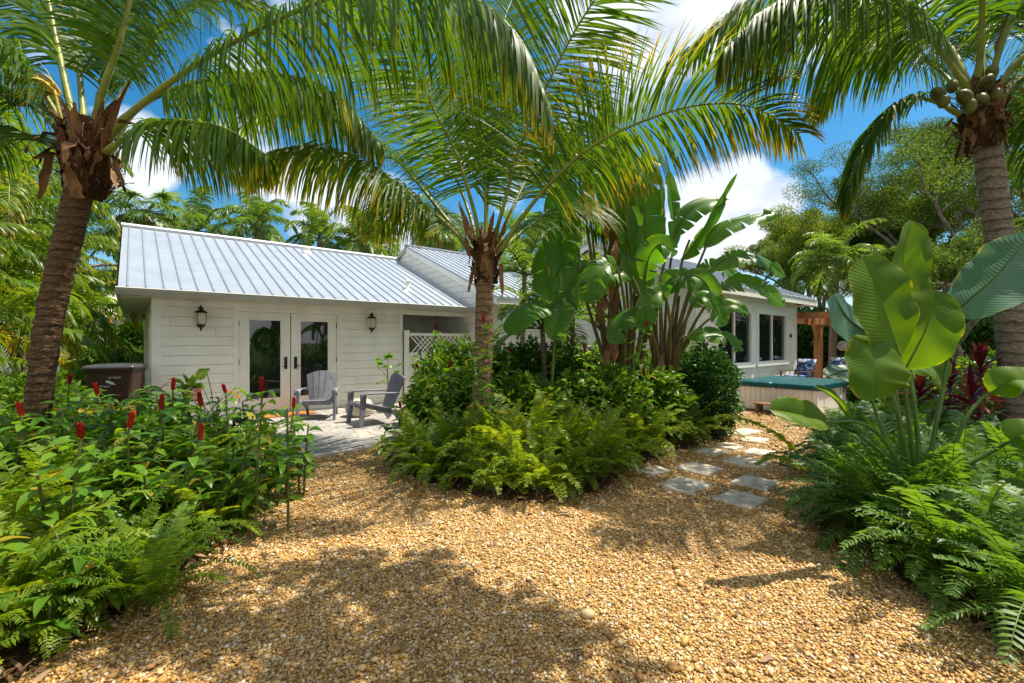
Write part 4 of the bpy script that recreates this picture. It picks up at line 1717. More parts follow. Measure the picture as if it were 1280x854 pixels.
# cream flower sprays and a dry hanging boot
mb = MB()
n = 46
B = np.repeat(local(at(70, 118, LY - .12), base)[None], n, 0) + rng.normal(0, .02, (n, 3))
D = np.stack([rng.normal(-.55, .35, n), rng.normal(-.3, .3, n), rng.uniform(.0, .9, n)], -1)
V, F, tt = strips(B, D, rng.normal(0, 1, (n, 3)), rng.uniform(.18, .42, n), .012, 5, 1.5, (1, 1, 1, 1, .8, .4))
mb.add(V, F)
mb.tube([local(at(82, 170, LY - .1), base), local(at(74, 140, LY - .14), base), local(at(68, 112, LY - .14), base)], [.02, .016, .008], 7)
mb.build('flower_spray', M['yellowspray'], lp)
for (x0, y0, x1, y1, w) in ((62, 195, 46, 248, .07), (140, 200, 155, 232, .06), (150, 155, 178, 152, .09), (66, 190, 40, 196, .07), (128, 185, 158, 100, .06)):
    mb = MB()
    b0, b1 = local(at(x0, y0, LY - .17), base), local(at(x1, y1, LY - .22), base)
    V, F, tt = strips(b0[None], (b1 - b0)[None], np.array([[.4, 1, .3]]), np.linalg.norm(b1 - b0), w, 6, .3, (.7, 1, 1, .9, .7, .5, .2), fold=.4)
    mb.add(V + rng.normal(0, .005, V.shape), F)
    mb.build('dry_boot', M['sheath'], lp)

# ---- middle coconut palm
CYd = 5.8
base = at(603, 427, CYd)
base[2] = 0
cp = thing('coconut_palm', 'young coconut palm with fronds fanned wide, rising from the middle fern bed', 'palm tree', tuple(base))
palm_trunk([local(p, base) for p in (base, at(602, 500, CYd), at(605, 420, CYd), at(606, 355, CYd), at(607, 330, CYd))], .125, .11, 1.35, 30, 5, 22, .06).build('trunk', M['trunk_mid'], cp)
rng = np.random.default_rng(21)
sheath_part(local(at(607, 318, CYd), base), .125, .5, 18, rng).build('leaf_sheath', M['sheath'], cp)
F_C = [
    (dict(ll=1.0, hang=2.6, tip_age=.7, age0=.06, rr=.028, nl=175, vlift=-.2, out=(-1, -.5, 0)), [(590, 318, CYd), (560, 282, CYd), (485, 222, CYd - .15), (420, 192, CYd - .3), (360, 188, CYd - .4), (312, 212, CYd - .45)]),
    (dict(ll=1.1, hang=.45, tip_age=.3, rr=.03, out=(-.3, -1, 0)), [(601, 312, CYd), (592, 262, CYd), (569, 190, CYd - .1), (544, 140, CYd - .2), (520, 84, CYd - .3), (480, 20, CYd - .45), (430, -30, CYd - .7)]),
    (dict(ll=1.0, hang=.45, tip_age=.1, rr=.026), [(607, 308, CYd + .03), (609, 250, CYd + .1), (613, 180, CYd + .3), (618, 100, CYd + .7), (632, 20, CYd + 1.2), (660, -40, CYd + 1.8)]),
    (dict(ll=1.2, hang=.4, tip_age=.25, rr=.028, nl=175, out=(.3, -1, 0)), [(614, 312, CYd), (630, 255, CYd - .05), (651, 180, CYd - .15), (687, 100, CYd - .35), (730, 20, CYd - .6), (790, -60, CYd - .9), (860, -110, CYd - 1.2)]),
    (dict(ll=1.05, hang=1.1, tip_age=.62, age0=.17, rr=.032, nl=185, roll=.85), [(622, 318, CYd), (650, 275, CYd - .05), (687, 230, CYd - .15), (734, 187, CYd - .25), (795, 155, CYd - .35), (870, 132, CYd - .45), (940, 134, CYd - .5), (1000, 168, CYd - .55)]),
    (dict(ll=1.0, hang=.5, tip_age=.3, rr=.026, out=(-.3, 1, 0)), [(598, 312, CYd + .05), (585, 262, CYd + .3), (560, 200, CYd + .7), (525, 140, CYd + 1.2), (470, 95, CYd + 1.8), (400, 90, CYd + 2.3)]),
    (dict(ll=.9, hang=1.4, tip_age=.4, age0=.1, rr=.03), [(592, 318, CYd + .05), (555, 270, CYd + .2), (500, 205, CYd + .5), (430, 150, CYd + .8), (350, 135, CYd + 1.0), (290, 165, CYd + 1.1)]),
    (dict(ll=.95, hang=.6, tip_age=.3, rr=.026, out=(.3, 1, 0)), [(617, 312, CYd + .08), (640, 262, CYd + .4), (670, 205, CYd + .9), (710, 165, CYd + 1.5), (770, 150, CYd + 2.1)]),
    (dict(ll=.8, hang=.5, tip_age=.05, rr=.02, nl=60), [(607, 300, CYd), (606, 240, CYd + .02), (603, 170, CYd + .03), (598, 95, CYd + .05)]),
    (dict(ll=.95, hang=1.8, tip_age=.45, age0=.12, rr=.03), [(600, 322, CYd + .1), (570, 290, CYd + .35), (535, 262, CYd + .7), (500, 262, CYd + 1.1), (470, 290, CYd + 1.4)]),
    (dict(ll=.9, hang=1.8, tip_age=.45, age0=.1, rr=.03), [(618, 322, CYd + .1), (650, 292, CYd + .4), (690, 268, CYd + .8), (735, 270, CYd + 1.2), (770, 300, CYd + 1.5)]),
]
for i, (kw, pts) in enumerate(F_C):
    add_frond(cp, base, px_path(pts, 40), 200 + i, **kw)
for (x0, y0, x1, y1, w) in ((590, 300, 575, 250, .10), (612, 300, 617, 262, .08), (588, 320, 582, 292, .08), (625, 330, 628, 372, .07), (592, 335, 585, 365, .06), (622, 305, 640, 258, .05)):
    mb = MB()
    b0, b1 = local(at(x0, y0, CYd - .13), base), local(at(x1, y1, CYd - .16), base)
    V, F, tt = strips(b0[None], (b1 - b0)[None], np.array([[.8, .6, .2]]), np.linalg.norm(b1 - b0), w, 6, .2, (.7, 1, 1, .9, .7, .45, .1), fold=.4)
    mb.add(V + rng.normal(0, .005, V.shape), F)
    mb.build('dry_boot', M['sheath'], cp)

# ---- right coconut palm with nuts
RY = 5.0
base = at(1283, 427, RY)
base[2] = 0
rp = thing('coconut_palm', 'coconut palm with a pale grey ringed trunk and a cluster of green nuts', 'palm tree', tuple(base))
palm_trunk([local(p, base) for p in (base, at(1268, 450, RY), at(1256, 350, RY), at(1242, 240, RY), at(1234, 180, RY))], .135, .115, 1.3, 24, 9, 24, .05).build('trunk', M['trunk_grey'], rp)
rng = np.random.default_rng(31)
sheath_part(local(at(1228, 140, RY), base), .135, .5, 28, rng).build('leaf_sheath', M['sheath'], rp)
F_R = [
    (dict(ll=1.25, hang=3.3, tip_age=.45, rr=.034, nl=215, wd=.024, vlift=-.5), [(1212, 118, RY), (1179, 68, RY - .08), (1136, 25, RY - .15), (1085, -4, RY - .2), (1020, -14, RY - .22), (955, 12, RY - .22), (905, 62, RY - .22)]),
    (dict(ll=.55, hang=2.6, tip_age=.5, rr=.024, nl=130), [(1200, 143, RY), (1165, 126, RY + .05), (1135, 124, RY + .1), (1100, 152, RY + .18), (1072, 205, RY + .22), (1058, 262, RY + .22)]),
    (dict(ll=1.1, hang=2.6, tip_age=.4, rr=.032, nl=185, wd=.024, vlift=-.3), [(1212, 110, RY + .08), (1175, 45, RY + .3), (1110, -10, RY + .6), (1020, -30, RY + .9), (930, 5, RY + 1.2), (855, 65, RY + 1.3)]),
    (dict(ll=.9, hang=1.8, rr=.034), [(1222, 108, RY), (1226, 50, RY - .1), (1225, -30, RY - .3), (1190, -140, RY - .6), (1110, -230, RY - .9)]),
    (dict(ll=.9, hang=1.6, rr=.034), [(1236, 108, RY), (1258, 40, RY - .1), (1300, -40, RY - .2), (1380, -110, RY - .3), (1470, -120, RY - .3)]),
    (dict(ll=.9, hang=1.8, rr=.034), [(1242, 118, RY), (1280, 70, RY - .1), (1340, 35, RY - .2), (1420, 40, RY - .3), (1480, 110, RY - .3)]),
    (dict(ll=.9, hang=1.6, rr=.03), [(1226, 105, RY + .1), (1228, 40, RY + .4), (1215, -30, RY + .8), (1170, -80, RY + 1.3), (1100, -90, RY + 1.8)]),
    (dict(ll=.85, hang=2.2, rr=.03, tip_age=.5), [(1246, 130, RY + .1), (1275, 100, RY + .4), (1310, 95, RY + .8), (1350, 140, RY + 1.1)]),
    (dict(ll=.85, hang=2.4, rr=.03, tip_age=.45), [(1208, 125, RY + .1), (1170, 85, RY + .5), (1120, 62, RY + .9), (1060, 80, RY + 1.3), (1015, 140, RY + 1.5)]),
    (dict(ll=.8, hang=2.4, rr=.028, tip_age=.5), [(1240, 125, RY + .1), (1262, 108, RY + .35), (1290, 125, RY + .6), (1310, 190, RY + .8), (1316, 260, RY + .9)]),
    (dict(ll=.85, hang=2.2, rr=.03), [(1226, 108, RY + .12), (1232, 60, RY + .5), (1250, 30, RY + .9), (1290, 40, RY + 1.4), (1330, 100, RY + 1.7)]),
    (dict(ll=.8, hang=2.4, rr=.03, tip_age=.45), [(1216, 118, RY + .1), (1190, 60, RY + .5), (1150, 30, RY + 1.0), (1090, 30, RY + 1.6), (1040, 80, RY + 2.0)]),
]
for i, (kw, pts) in enumerate(F_R):
    add_frond(rp, base, px_path(pts, 40), 300 + i, **kw)
nut = [(0, -.115), (.045, -.10), (.078, -.06), (.09, 0), (.082, .05), (.055, .09), (.02, .108), (0, .112)]
for k, (x, y, dY, sc) in enumerate(((1172, 118, -.05, .95), (1180, 127, -.17, .8), (1206, 122, -.25, 1.0), (1212, 133, -.27, .9), (1233, 104, -.2, 1.0), (1228, 124, -.28, .8), (1240, 90, -.1, .85), (1190, 108, -.05, .85), (1246, 118, -.2, .8))):
    mb = MB()
    pr = [(r * sc * .74, z * sc * .8) for r, z in nut]
    mb.lathe(pr, local(at(x, y, RY + dY), base), 16, 0, (rng.normal(0, .4), rng.normal(0, .4), 1))
    mb.build('coconut', M['coconut'], rp)
for (x0, y0, x1, y1, w) in ((1248, 150, 1262, 190, .12), (1240, 150, 1268, 155, .10), (1205, 160, 1200, 205, .08), (1190, 150, 1176, 158, .07), (1215, 165, 1212, 190, .09), (1244, 65, 1262, 10, .09)):
    mb = MB()
    b0, b1 = local(at(x0, y0, RY - .16), base), local(at(x1, y1, RY - .22), base)
    V, F, tt = strips(b0[None], (b1 - b0)[None], np.array([[.8, .6, .2]]), np.linalg.norm(b1 - b0), w, 6, .4, (.7, 1, 1, .9, .7, .5, .2), fold=.45)
    mb.add(V + rng.normal(0, .005, V.shape), F)
    mb.build('dry_boot', M['sheath'], rp)


# ---- feather palms of other kinds: build one of a kind, then copies
def small_palm(name, label, cat, loc, stems, leafmats, trunkmat, seed, group=None, nl=34, ll=.5, wd=.035, hang=1.6, L=1.9, nf=11, el=(.2, 1.35), droop=1.7, tip_age=.3, age0=0., rr=.016, t0=.18, vlift=.3, nseg=4):
    """stems: list of (dx, dy, height, radius)"""
    rng = np.random.default_rng(seed)
    root = thing(name, label, cat, loc, 0, group)
    k = 0
    for dx, dy, h, r in stems:
        lean = rng.normal(0, .06 * h, 2)
        top = np.array((dx + lean[0], dy + lean[1], h))
        mb = palm_trunk([(dx, dy, 0), (dx + lean[0] * .3, dy + lean[1] * .3, h * .5), tuple(top)], r, r * .8, 1.2, max(8, int(h * 8)), seed, 10, .04)
        mb.build('trunk', trunkmat, root)
        for i in range(nf):
            az = (i + rng.uniform(-.3, .3)) / nf * 6.283 * 2.618 if False else i * 2.39996 + rng.normal(0, .15)
            e = el[0] + (el[1] - el[0]) * ((i + .5) / nf) + rng.normal(0, .06)
            ln = L * rng.uniform(.82, 1.12)
            path = arc(top + (0, 0, .02 * i / nf), az, e, ln, droop * (1.15 - .25 * i / nf), 22)
            mb = MB()
            old = max(0, .35 - i / nf) if tip_age > .2 else 0
            frond_geo(mb, path, nl, ll, wd, hang, rng, t0, age0 + old * rng.uniform(0, 1.2), tip_age, rr, (math.sin(az), math.cos(az), 0), nseg, vlift)
            mb.build('frond', leafmats, root)
            k += 1
    return root


ARE = [M['areca'], M['petiole']]
ROY = [M['royal'], M['petiole_dark']]

a_protos = [
    small_palm('areca_palm', 'tall yellow-green areca clump right behind the brown palm trunk', 'palm tree', tuple(at(-15, 427, 9.0) * (1, 1, 0)), [(0, 0, 2.6, .05), (-.45, .3, 3.3, .05), (.4, .35, 2.1, .05), (.1, -.4, 1.5, .05)], ARE, M['trunk_mid'], 41, 'areca palms along the left side', 40, .46, .034, 2.0, 2.1, 10, (.15, 1.3), 2.1, .35, .05),
    small_palm('areca_palm', 'areca clump at the far edge of the photo with long drooping fronds', 'palm tree', tuple(at(-105, 427, 6.8) * (1, 1, 0)), [(0, 0, 2.2, .05), (-.5, .3, 3.0, .05), (.3, .4, 1.6, .05), (.2, -.2, 1.1, .05)], ARE, M['trunk_mid'], 42, 'areca palms along the left side', 40, .46, .034, 2.0, 2.0, 10, (.1, 1.3), 2.0, .3, .0),
]
copy_tree(a_protos[0], tuple(at(52, 427, 15.0) * (1, 1, 0)), 2.1, (1.35, 1.35, 1.3), 'taller areca clump beyond the corner of the cottage roof', 'areca palms along the left side')
copy_tree(a_protos[1], tuple(at(40, 427, 11.5) * (1, 1, 0)), 1.2, (1.2, 1.2, 1.5), 'areca clump farther back in the shade behind the others', 'areca palms along the left side')
copy_tree(a_protos[0], tuple(at(-60, 427, 9.0) * (1, 1, 0)), 4.0, (1.2, 1.2, 1.4), 'areca clump mostly cut off by the edge of the view', 'areca palms along the left side')

copy_tree(a_protos[1], tuple(at(66, 427, 19.0) * (1, 1, 0)), 5.5, (1.6, 1.6, 1.75), 'tallest areca clump at the back beside the fan palm', 'areca palms along the left side')

# palms over the cottage roof
rp1 = small_palm('royal_palm', 'green feather palm with a broad crown over the middle of the cottage roof', 'palm tree', tuple(at(330, 427, 22) * (1, 1, 0)), [(0, 0, 7.0, .16)], ROY, M['trunk_grey'], 51, 'palms behind the cottage', 64, .72, .055, 1.9, 2.6, 19, (-.5, 1.4), 2.2, .25, 0., .03, .15, .5)
for px, Y, hz, rz, lab in ((250, 23, 1.0, 1.0, 'feather palm over the first roof vent of the cottage'), (392, 22, .92, 2.2, 'feather palm over the ridge near the second roof vent'),
                           (446, 21, .88, 3.9, 'bright feather palm with a slim trunk near the end of the cottage ridge'), (215, 25, .9, 1.7, 'feather palm just inside the roof edge'), (478, 24, .92, 5.5, 'feather palm low behind the join of the two roofs')):
    copy_tree(rp1, tuple(at(px, 427, Y) * (1, 1, 0)), rz, hz, lab, 'palms behind the cottage')


def fan_palm(name, label, loc, h, seed, nf=22, r=.9, group=None):
    rng = np.random.default_rng(seed)
    root = thing(name, label, 'palm tree', loc, 0, group)
    palm_trunk([(0, 0, 0), (.1, 0, h * .5), (.05, .05, h)], .17, .15, 1.1, 30, seed, 12).build('trunk', M['trunk_mid'], root)
    for i in range(nf):
        az = i * 2.39996
        e = -.6 + 1.9 * i / nf
        path = arc((0.05, .05, h), az, e, .9, .8, 8)
        mb = MB()
        mb.tube(path, .014, 5, 1, cap=False)
        d = nrm(path[-1] - path[-2])
        sd = nrm(np.cross(d, (0, 0, 1.)))
        n = 34
        th = np.linspace(-2.2, 2.2, n)
        D = np.cos(th)[:, None] * d + np.sin(th)[:, None] * sd + rng.normal(0, .05, (n, 3))
        up = np.cross(sd, d)
        V, F, tt = strips(np.repeat(path[-1][None], n, 0), D, np.cross(D, up), r * (1 - .18 * np.abs(th / 2.2)) * rng.uniform(.9, 1.1, n), .075, 5, rng.uniform(.5, 1.6, n), (.3, 1, .9, .6, .35, .05))
        mb.add(V, F, 0, rep(rng.normal(.05 + max(0, .35 - i / nf), .08, n), 5) + .3 * tt ** 2)
        mb.build('frond', ROY, root)
    return root


fan_palm('fan_palm', 'fan palm showing above the left end of the cottage ridge', tuple(at(182, 427, 19) * (1, 1, 0)), 6.9, 61)
fp2 = fan_palm('fan_palm', 'fan palm with yellowing fans behind the gap between the two roofs', tuple(at(545, 427, 21) * (1, 1, 0)), 6.6, 62)

# palms near the main house and beyond the wing
ch1 = small_palm('christmas_palm', 'small bright feather palm against the recessed house wall', 'palm tree', tuple(at(716, 427, 8.3) * (1, 1, 0)), [(0, 0, 1.95, .055)], ROY, M['trunk_grey'], 71, 'small palms along the house', 40, .34, .034, 1.1, 1.25, 11, (.1, 1.3), 1.6, .15, 0., .016, .16, .6)
copy_tree(ch1, tuple(at(682, 427, 7.9) * (1, 1, 0)), 1.9, (.95, .95, .88), 'small feather palm before the little high window', 'small palms along the house')
copy_tree(ch1, tuple(at(652, 427, 9.8) * (1, 1, 0)), 4.4, (1.1, 1.1, 1.5), 'small feather palm behind the middle coconut trunk', 'small palms along the house')
copy_tree(a_protos[0], tuple(at(680, 427, 17.0) * (1, 1, 0)), 3.0, (1.35, 1.35, 1.55), 'yellowing areca clump rising behind the main roof', 'areca palms behind the main house')
copy_tree(a_protos[0], tuple(at(560, 427, 21.5) * (1, 1, 0)), 5.2, (1.5, 1.5, 1.75), 'golden areca clump behind the peak of the main gable', 'areca palms behind the main house')
copy_tree(a_protos[1], tuple(at(760, 427, 19.0) * (1, 1, 0)), 3.6, (1.4, 1.4, 1.4), 'areca clump behind the bird of paradise leaves', 'areca palms behind the main house')
copy_tree(rp1, tuple(at(1040, 427, 15.5) * (1, 1, 0)), .7, (.74, .74, .60), 'bright sunlit palm rising behind the pergola', 'palms beyond the pergola')
copy_tree(rp1, tuple(at(985, 427, 22) * (1, 1, 0)), 2.4, (.66, .66, .66), 'smaller palm behind the end of the wing roof', 'palms beyond the pergola')
copy_tree(rp1, tuple(at(1115, 427, 21) * (1, 1, 0)), 2.9, (.9, .9, 1.0), 'palm half lost in the tree canopy behind the paddle leaves', 'palms beyond the pergola')


# ---- broadleaf trees
def broad_tree(name, label, loc, h, spread, seed, leafm, nleaf=26000, ls=.075, group=None, lean=(0, 0), trunk_r=.22, flat=.7, low=.35):
    rng = np.random.default_rng(seed)
    root = thing(name, label, 'tree', loc, 0, group)
    mb = MB()
    tips = []

    def grow(p, d, L, r, lvl):
        m = 7
        P = [p]
        dd = d.copy()
        for i in range(m - 1):
            dd = nrm(dd + rng.normal(0, .16, 3) + np.array((0, 0, .05)))
            P.append(P[-1] + dd * L / (m - 1))
        P = np.array(P)
        mb.tube(P, np.linspace(r, r * .55, m), 9 if lvl < 2 else 5, cap=False)
        if lvl >= 3:
            tips.append(P[-1])
            tips.append(P[m // 2])
            return
        k = 4 if lvl == 0 else 3 + int(rng.random() < .5)
        a0 = rng.uniform(0, 6.28)
        for j in range(k):
            a = a0 + j * 6.283 / k + rng.normal(0, .3)
            el = rng.uniform(.15, 1.0) if lvl else rng.uniform(.45, 1.15)
            nd = np.array((math.cos(a) * math.cos(el), math.sin(a) * math.cos(el), math.sin(el) * flat))
            nd = nrm(nd + .45 * dd)
            grow(P[-1] if j < k - 1 else P[-2], nd, spread * (.62, .46, .34)[lvl] * rng.uniform(.8, 1.2), r * .56, lvl + 1)

    grow(np.zeros(3), nrm(np.array((lean[0], lean[1], 1.))), h * low, trunk_r, 0)
    mb.build('trunk', M['bark'], root)
    tips = np.array(tips)
    ncl = len(tips)
    per = nleaf // ncl
    c = np.repeat(tips, per, 0)
    rad = np.repeat(rng.uniform(.35, .75, ncl), per) * spread * .20
    u = nrm(rng.normal(0, 1, c.shape)) * (rng.random(len(c)) ** .45)[:, None] * rad[:, None]
    u[:, 2] *= .62
    B = c + u
    D = nrm(u) * .6 + rng.normal(0, .6, c.shape)
    V, F, tt = strips(B, D, rng.normal(0, 1, c.shape), ls * rng.uniform(.7, 1.4, len(c)), ls * .45, 2, .4, (.4, 1, .1))
    mb = MB()
    mb.add(V, F, 0, rep(np.repeat(rng.uniform(-.1, .3, ncl), per) + rng.normal(0, .08, len(c)), 2))
    mb.build('crown', leafm, root)
    return root


TT = at(1015, 427, 24) * (1, 1, 0)
broad_tree('oak_tree', 'feathery olive green tree beyond the wing roof', tuple(TT), 6.4, 5.2, 81, M['tree'], 95000, .085, 'trees beyond the garden')
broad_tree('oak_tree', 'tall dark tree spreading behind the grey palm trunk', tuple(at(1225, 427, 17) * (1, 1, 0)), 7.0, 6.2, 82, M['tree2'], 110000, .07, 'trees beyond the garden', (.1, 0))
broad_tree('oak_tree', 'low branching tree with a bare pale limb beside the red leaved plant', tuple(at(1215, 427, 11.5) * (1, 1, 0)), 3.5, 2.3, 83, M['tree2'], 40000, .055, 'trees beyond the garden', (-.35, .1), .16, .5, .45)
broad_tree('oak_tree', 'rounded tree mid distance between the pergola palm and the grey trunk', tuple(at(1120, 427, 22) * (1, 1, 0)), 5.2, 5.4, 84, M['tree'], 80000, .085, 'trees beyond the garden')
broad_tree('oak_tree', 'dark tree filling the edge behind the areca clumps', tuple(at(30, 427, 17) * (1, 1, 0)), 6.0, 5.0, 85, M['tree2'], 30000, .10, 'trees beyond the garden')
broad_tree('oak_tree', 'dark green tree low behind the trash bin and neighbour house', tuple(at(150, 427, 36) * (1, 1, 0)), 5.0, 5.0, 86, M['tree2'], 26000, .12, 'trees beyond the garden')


broad_tree('oak_tree', 'bushy olive tree low behind the pergola and its sunlit palm', tuple(at(1070, 427, 26) * (1, 1, 0)), 3.8, 5.4, 87, M['tree'], 80000, .09, 'trees beyond the garden')
broad_tree('oak_tree', 'tree spreading out of view beyond the grey trunk', tuple(at(1330, 427, 14) * (1, 1, 0)), 6.0, 5.0, 88, M['tree2'], 50000, .07, 'trees beyond the garden')


# ---- leafy bushes
def bush(name, label, loc, size, n, leafm, ls, seed, group=None, cat='shrub', power=.4, stems=True, rotz=0., boxy=2.0):
    rng = np.random.default_rng(seed)
    root = thing(name, label, cat, loc, rotz, group)
    mb = MB()
    sx, sy, sz = size
    u = nrm(rng.normal(0, 1, (n, 3)))
    u = u / (np.abs(u) ** boxy).sum(-1, keepdims=True) ** (1 / boxy)
    lump = 1 + .13 * np.sin(u[:, 0] * 7 + seed) * np.cos(u[:, 1] * 6) + .10 * np.sin(u[:, 2] * 9 + 2 * seed + u[:, 0] * 5)
    r = rng.random(n) ** power * lump
    B = u * r[:, None] * np.array((sx, sy, sz)) + np.array((0, 0, sz * .98))
    ok = B[:, 2] > .02
    B, u = B[ok], u[ok]
    n = len(B)
    D = u * .8 + rng.normal(0, .55, (n, 3)) + np.array((0, 0, .35))
    V, F, tt = strips(B, D, rng.normal(0, 1, (n, 3)), ls * rng.uniform(.7, 1.3, n), ls * .5, 4, .9, (.25, .9, 1, .65, .08), fold=.25)
    mb.add(V, F, 0, rep(rng.normal(0, .1, n) + (rng.random(n) < .02) * .6, 4, 3))
    mb.build('foliage', leafm, root)
    mb = MB()
    for k in range(9):
        a = rng.uniform(0, 6.28)
        e = np.array((math.cos(a) * sx * .6, math.sin(a) * sy * .6, sz * rng.uniform(1., 1.6)))
        mb.tube([(e[0] * .15, e[1] * .15, 0), e * .55 + rng.normal(0, .03, 3), e], [.014, .011, .005], 6)
    mb.build('stems', M['bark'], root)
    return root


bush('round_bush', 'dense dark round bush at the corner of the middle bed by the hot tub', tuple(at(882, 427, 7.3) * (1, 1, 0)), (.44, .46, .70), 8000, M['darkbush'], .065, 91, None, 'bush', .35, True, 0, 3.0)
# clipped hedge behind the middle palm, as separate bushes
HB_ = [((562, 8.2), (.62, .5, .70), 'hedge bush at the patio end of the hedge row'), ((598, 8.2), (.65, .5, .76), 'hedge bush right behind the middle palm trunk'),
       ((655, 8.3), (.65, .55, .74), 'hedge bush below the small high window'), ((712, 8.4), (.62, .55, .70), 'hedge bush at the foot of the small feather palms'),
       ((770, 8.5), (.65, .55, .72), 'hedge bush behind the bird of paradise stems'), ((832, 8.3), (.65, .55, .70), 'hedge bush next to the dark round bush')]
for i, ((px, Y), sz, lab) in enumerate(HB_):
    bush('hedge_bush', lab, tuple(at(px, 427, Y) * (1, 1, 0)), sz, 5200, M['bush'], .095, 110 + i, 'hedge behind the middle bed', 'bush', .4, True, HROT, 2.6)
FB_ = [((548, 6.8), (.5, .45, .5), 'leafy bush at the near patio corner of the middle bed'), ((575, 6.9), (.5, .45, .55), 'leafy bush just left of the middle palm trunk'),
       ((660, 6.5), (.55, .45, .5), 'leafy bush just right of the middle palm trunk'), ((725, 6.8), (.5, .45, .52), 'leafy bush in the heart of the middle bed'), ((800, 7.0), (.5, .45, .5), 'leafy bush at the foot of the bird of paradise'), ((762, 6.5), (.5, .4, .58), 'tall leafy bush before the brown bird of paradise trunk'), ((822, 6.6), (.45, .4, .56), 'tall leafy bush before the fanned stems near the round bush')]
for i, ((px, Y), sz, lab) in enumerate(FB_):
    bush('leafy_bush', lab, tuple(at(px, 427, Y) * (1, 1, 0)), sz, 2600, M['bush'], .11, 130 + i, 'leafy bushes in the middle bed', 'bush', .4)
# undergrowth at the sides
for i, (px, Y, sz, m, lab) in enumerate(((30, 6.3, (.8, .6, .5), 'bush', 'low bush among the boulders behind the brown trunk'), (95, 7.8, (.7, .6, .5), 'bush', 'low leafy bush behind the rubbish bin'),
                                     (135, 14.5, (1.2, 1.0, .7), 'bush', 'flowering bush below the neighbour window'), (166, 16.5, (.7, .7, 1.15), 'bush', 'upright bush at the back corner of the cottage'),
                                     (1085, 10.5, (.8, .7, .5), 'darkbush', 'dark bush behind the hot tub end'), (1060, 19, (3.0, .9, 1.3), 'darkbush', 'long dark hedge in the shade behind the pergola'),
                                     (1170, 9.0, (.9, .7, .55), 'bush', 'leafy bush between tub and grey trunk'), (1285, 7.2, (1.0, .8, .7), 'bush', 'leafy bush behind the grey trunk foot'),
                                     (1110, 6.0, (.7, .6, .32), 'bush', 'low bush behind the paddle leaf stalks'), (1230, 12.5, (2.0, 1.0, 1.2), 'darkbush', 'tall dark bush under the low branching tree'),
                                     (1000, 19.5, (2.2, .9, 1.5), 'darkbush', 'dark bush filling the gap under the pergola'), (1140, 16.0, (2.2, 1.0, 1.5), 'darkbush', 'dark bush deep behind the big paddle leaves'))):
    bush('garden_bush', lab, tuple(at(px, 427, Y) * (1, 1, 0)), sz, 4200 if sz[0] < 1.5 else 9000, M[m], .10 if Y < 11 else .16, 150 + i, None, 'bush')


# ---- sword ferns: six kinds of clump, copied
def fern_proto(seed, nf, L, h, name, label):
    rng = np.random.default_rng(seed)
    mb = MB()
    for i in range(nf):
        az = i * 2.39996 + rng.normal(0, .3)
        e = rng.uniform(.7, 1.45)
        ln = L * rng.uniform(.65, 1.15)
        b = np.array((rng.normal(0, .05), rng.normal(0, .05), 0.))
        path = arc(b, az, e, ln, rng.uniform(1.2, 2.4), 16)
        path[:, 2] = np.maximum(path[:, 2], .02)
        frond_geo(mb, path, 33, .080 * L / .7 * rng.uniform(.85, 1.2), .0165 * L / .7, rng.uniform(.3, 1.2), rng, .12, rng.normal(0, .08), rng.uniform(0, .25), .0035, (math.sin(az), math.cos(az), 0), 2, rng.uniform(.0, .35), 82, 60, mats=(0, 1))
    # a few dead hanging fronds
    for i in range(max(3, nf // 5)):
        az = rng.uniform(0, 6.28)
        path = arc((0, 0, 0.02), az, .9, L * .7, 4.2, 14)
        path[:, 2] = np.maximum(path[:, 2], .015)
        frond_geo(mb, path, 22, .045, .014, 2.5, rng, .15, .95, .2, .003, (math.sin(az), math.cos(az), 0), 2)
    o = mb.build(name, [M['fern'], M['petiole_dark']])
    return o


fern_kinds = [fern_proto(500 + k, nf, L, 0, 'sword_fern', '') for k, (nf, L) in enumerate(((26, .80), (24, .70), (28, .90), (22, .62), (26, 1.02), (20, .55)))]
used = [False] * len(fern_kinds)
fr = np.random.default_rng(77)


def put_fern(x, y, k, sc, label, group, z=.04, tilt=None):
    o = fern_kinds[k]
    if used[k]:
        o = o.copy()
        COL.objects.link(o)
    used[k] = True
    o.location = (x, y, z)
    o.rotation_euler = (fr.normal(0, .08), fr.normal(0, .08), fr.uniform(0, 6.28)) if tilt is None else tilt
    o.scale = (sc,) * 3
    if 'paddle' in group:  # right bed ferns get the green with shade painted in
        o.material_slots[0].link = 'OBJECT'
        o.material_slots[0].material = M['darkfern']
    tag(o, label, 'fern', group)
    return o


def along(poly, d, step, inset):
    """points along a line of bed edge, pushed into the bed"""
    P = np.asarray(poly, float)
    seg = np.linalg.norm(np.diff(P, axis=0), axis=1)
    s = np.concatenate([[0], np.cumsum(seg)])
    out = []
    x = fr.uniform(0, step)
    while x < s[-1]:
        i = min(np.searchsorted(s, x, 'right') - 1, len(seg) - 1)
        p = P[i] + (P[i + 1] - P[i]) * (x - s[i]) / seg[i]
        n = np.array((P[i + 1] - P[i])[::-1]) * (-1, 1)
        n = n / np.linalg.norm(n) * d
        q = p + n * inset * fr.uniform(.7, 1.3) + fr.normal(0, .05, 2)
        out.append(q)
        x += step * fr.uniform(.8, 1.25)
    return out


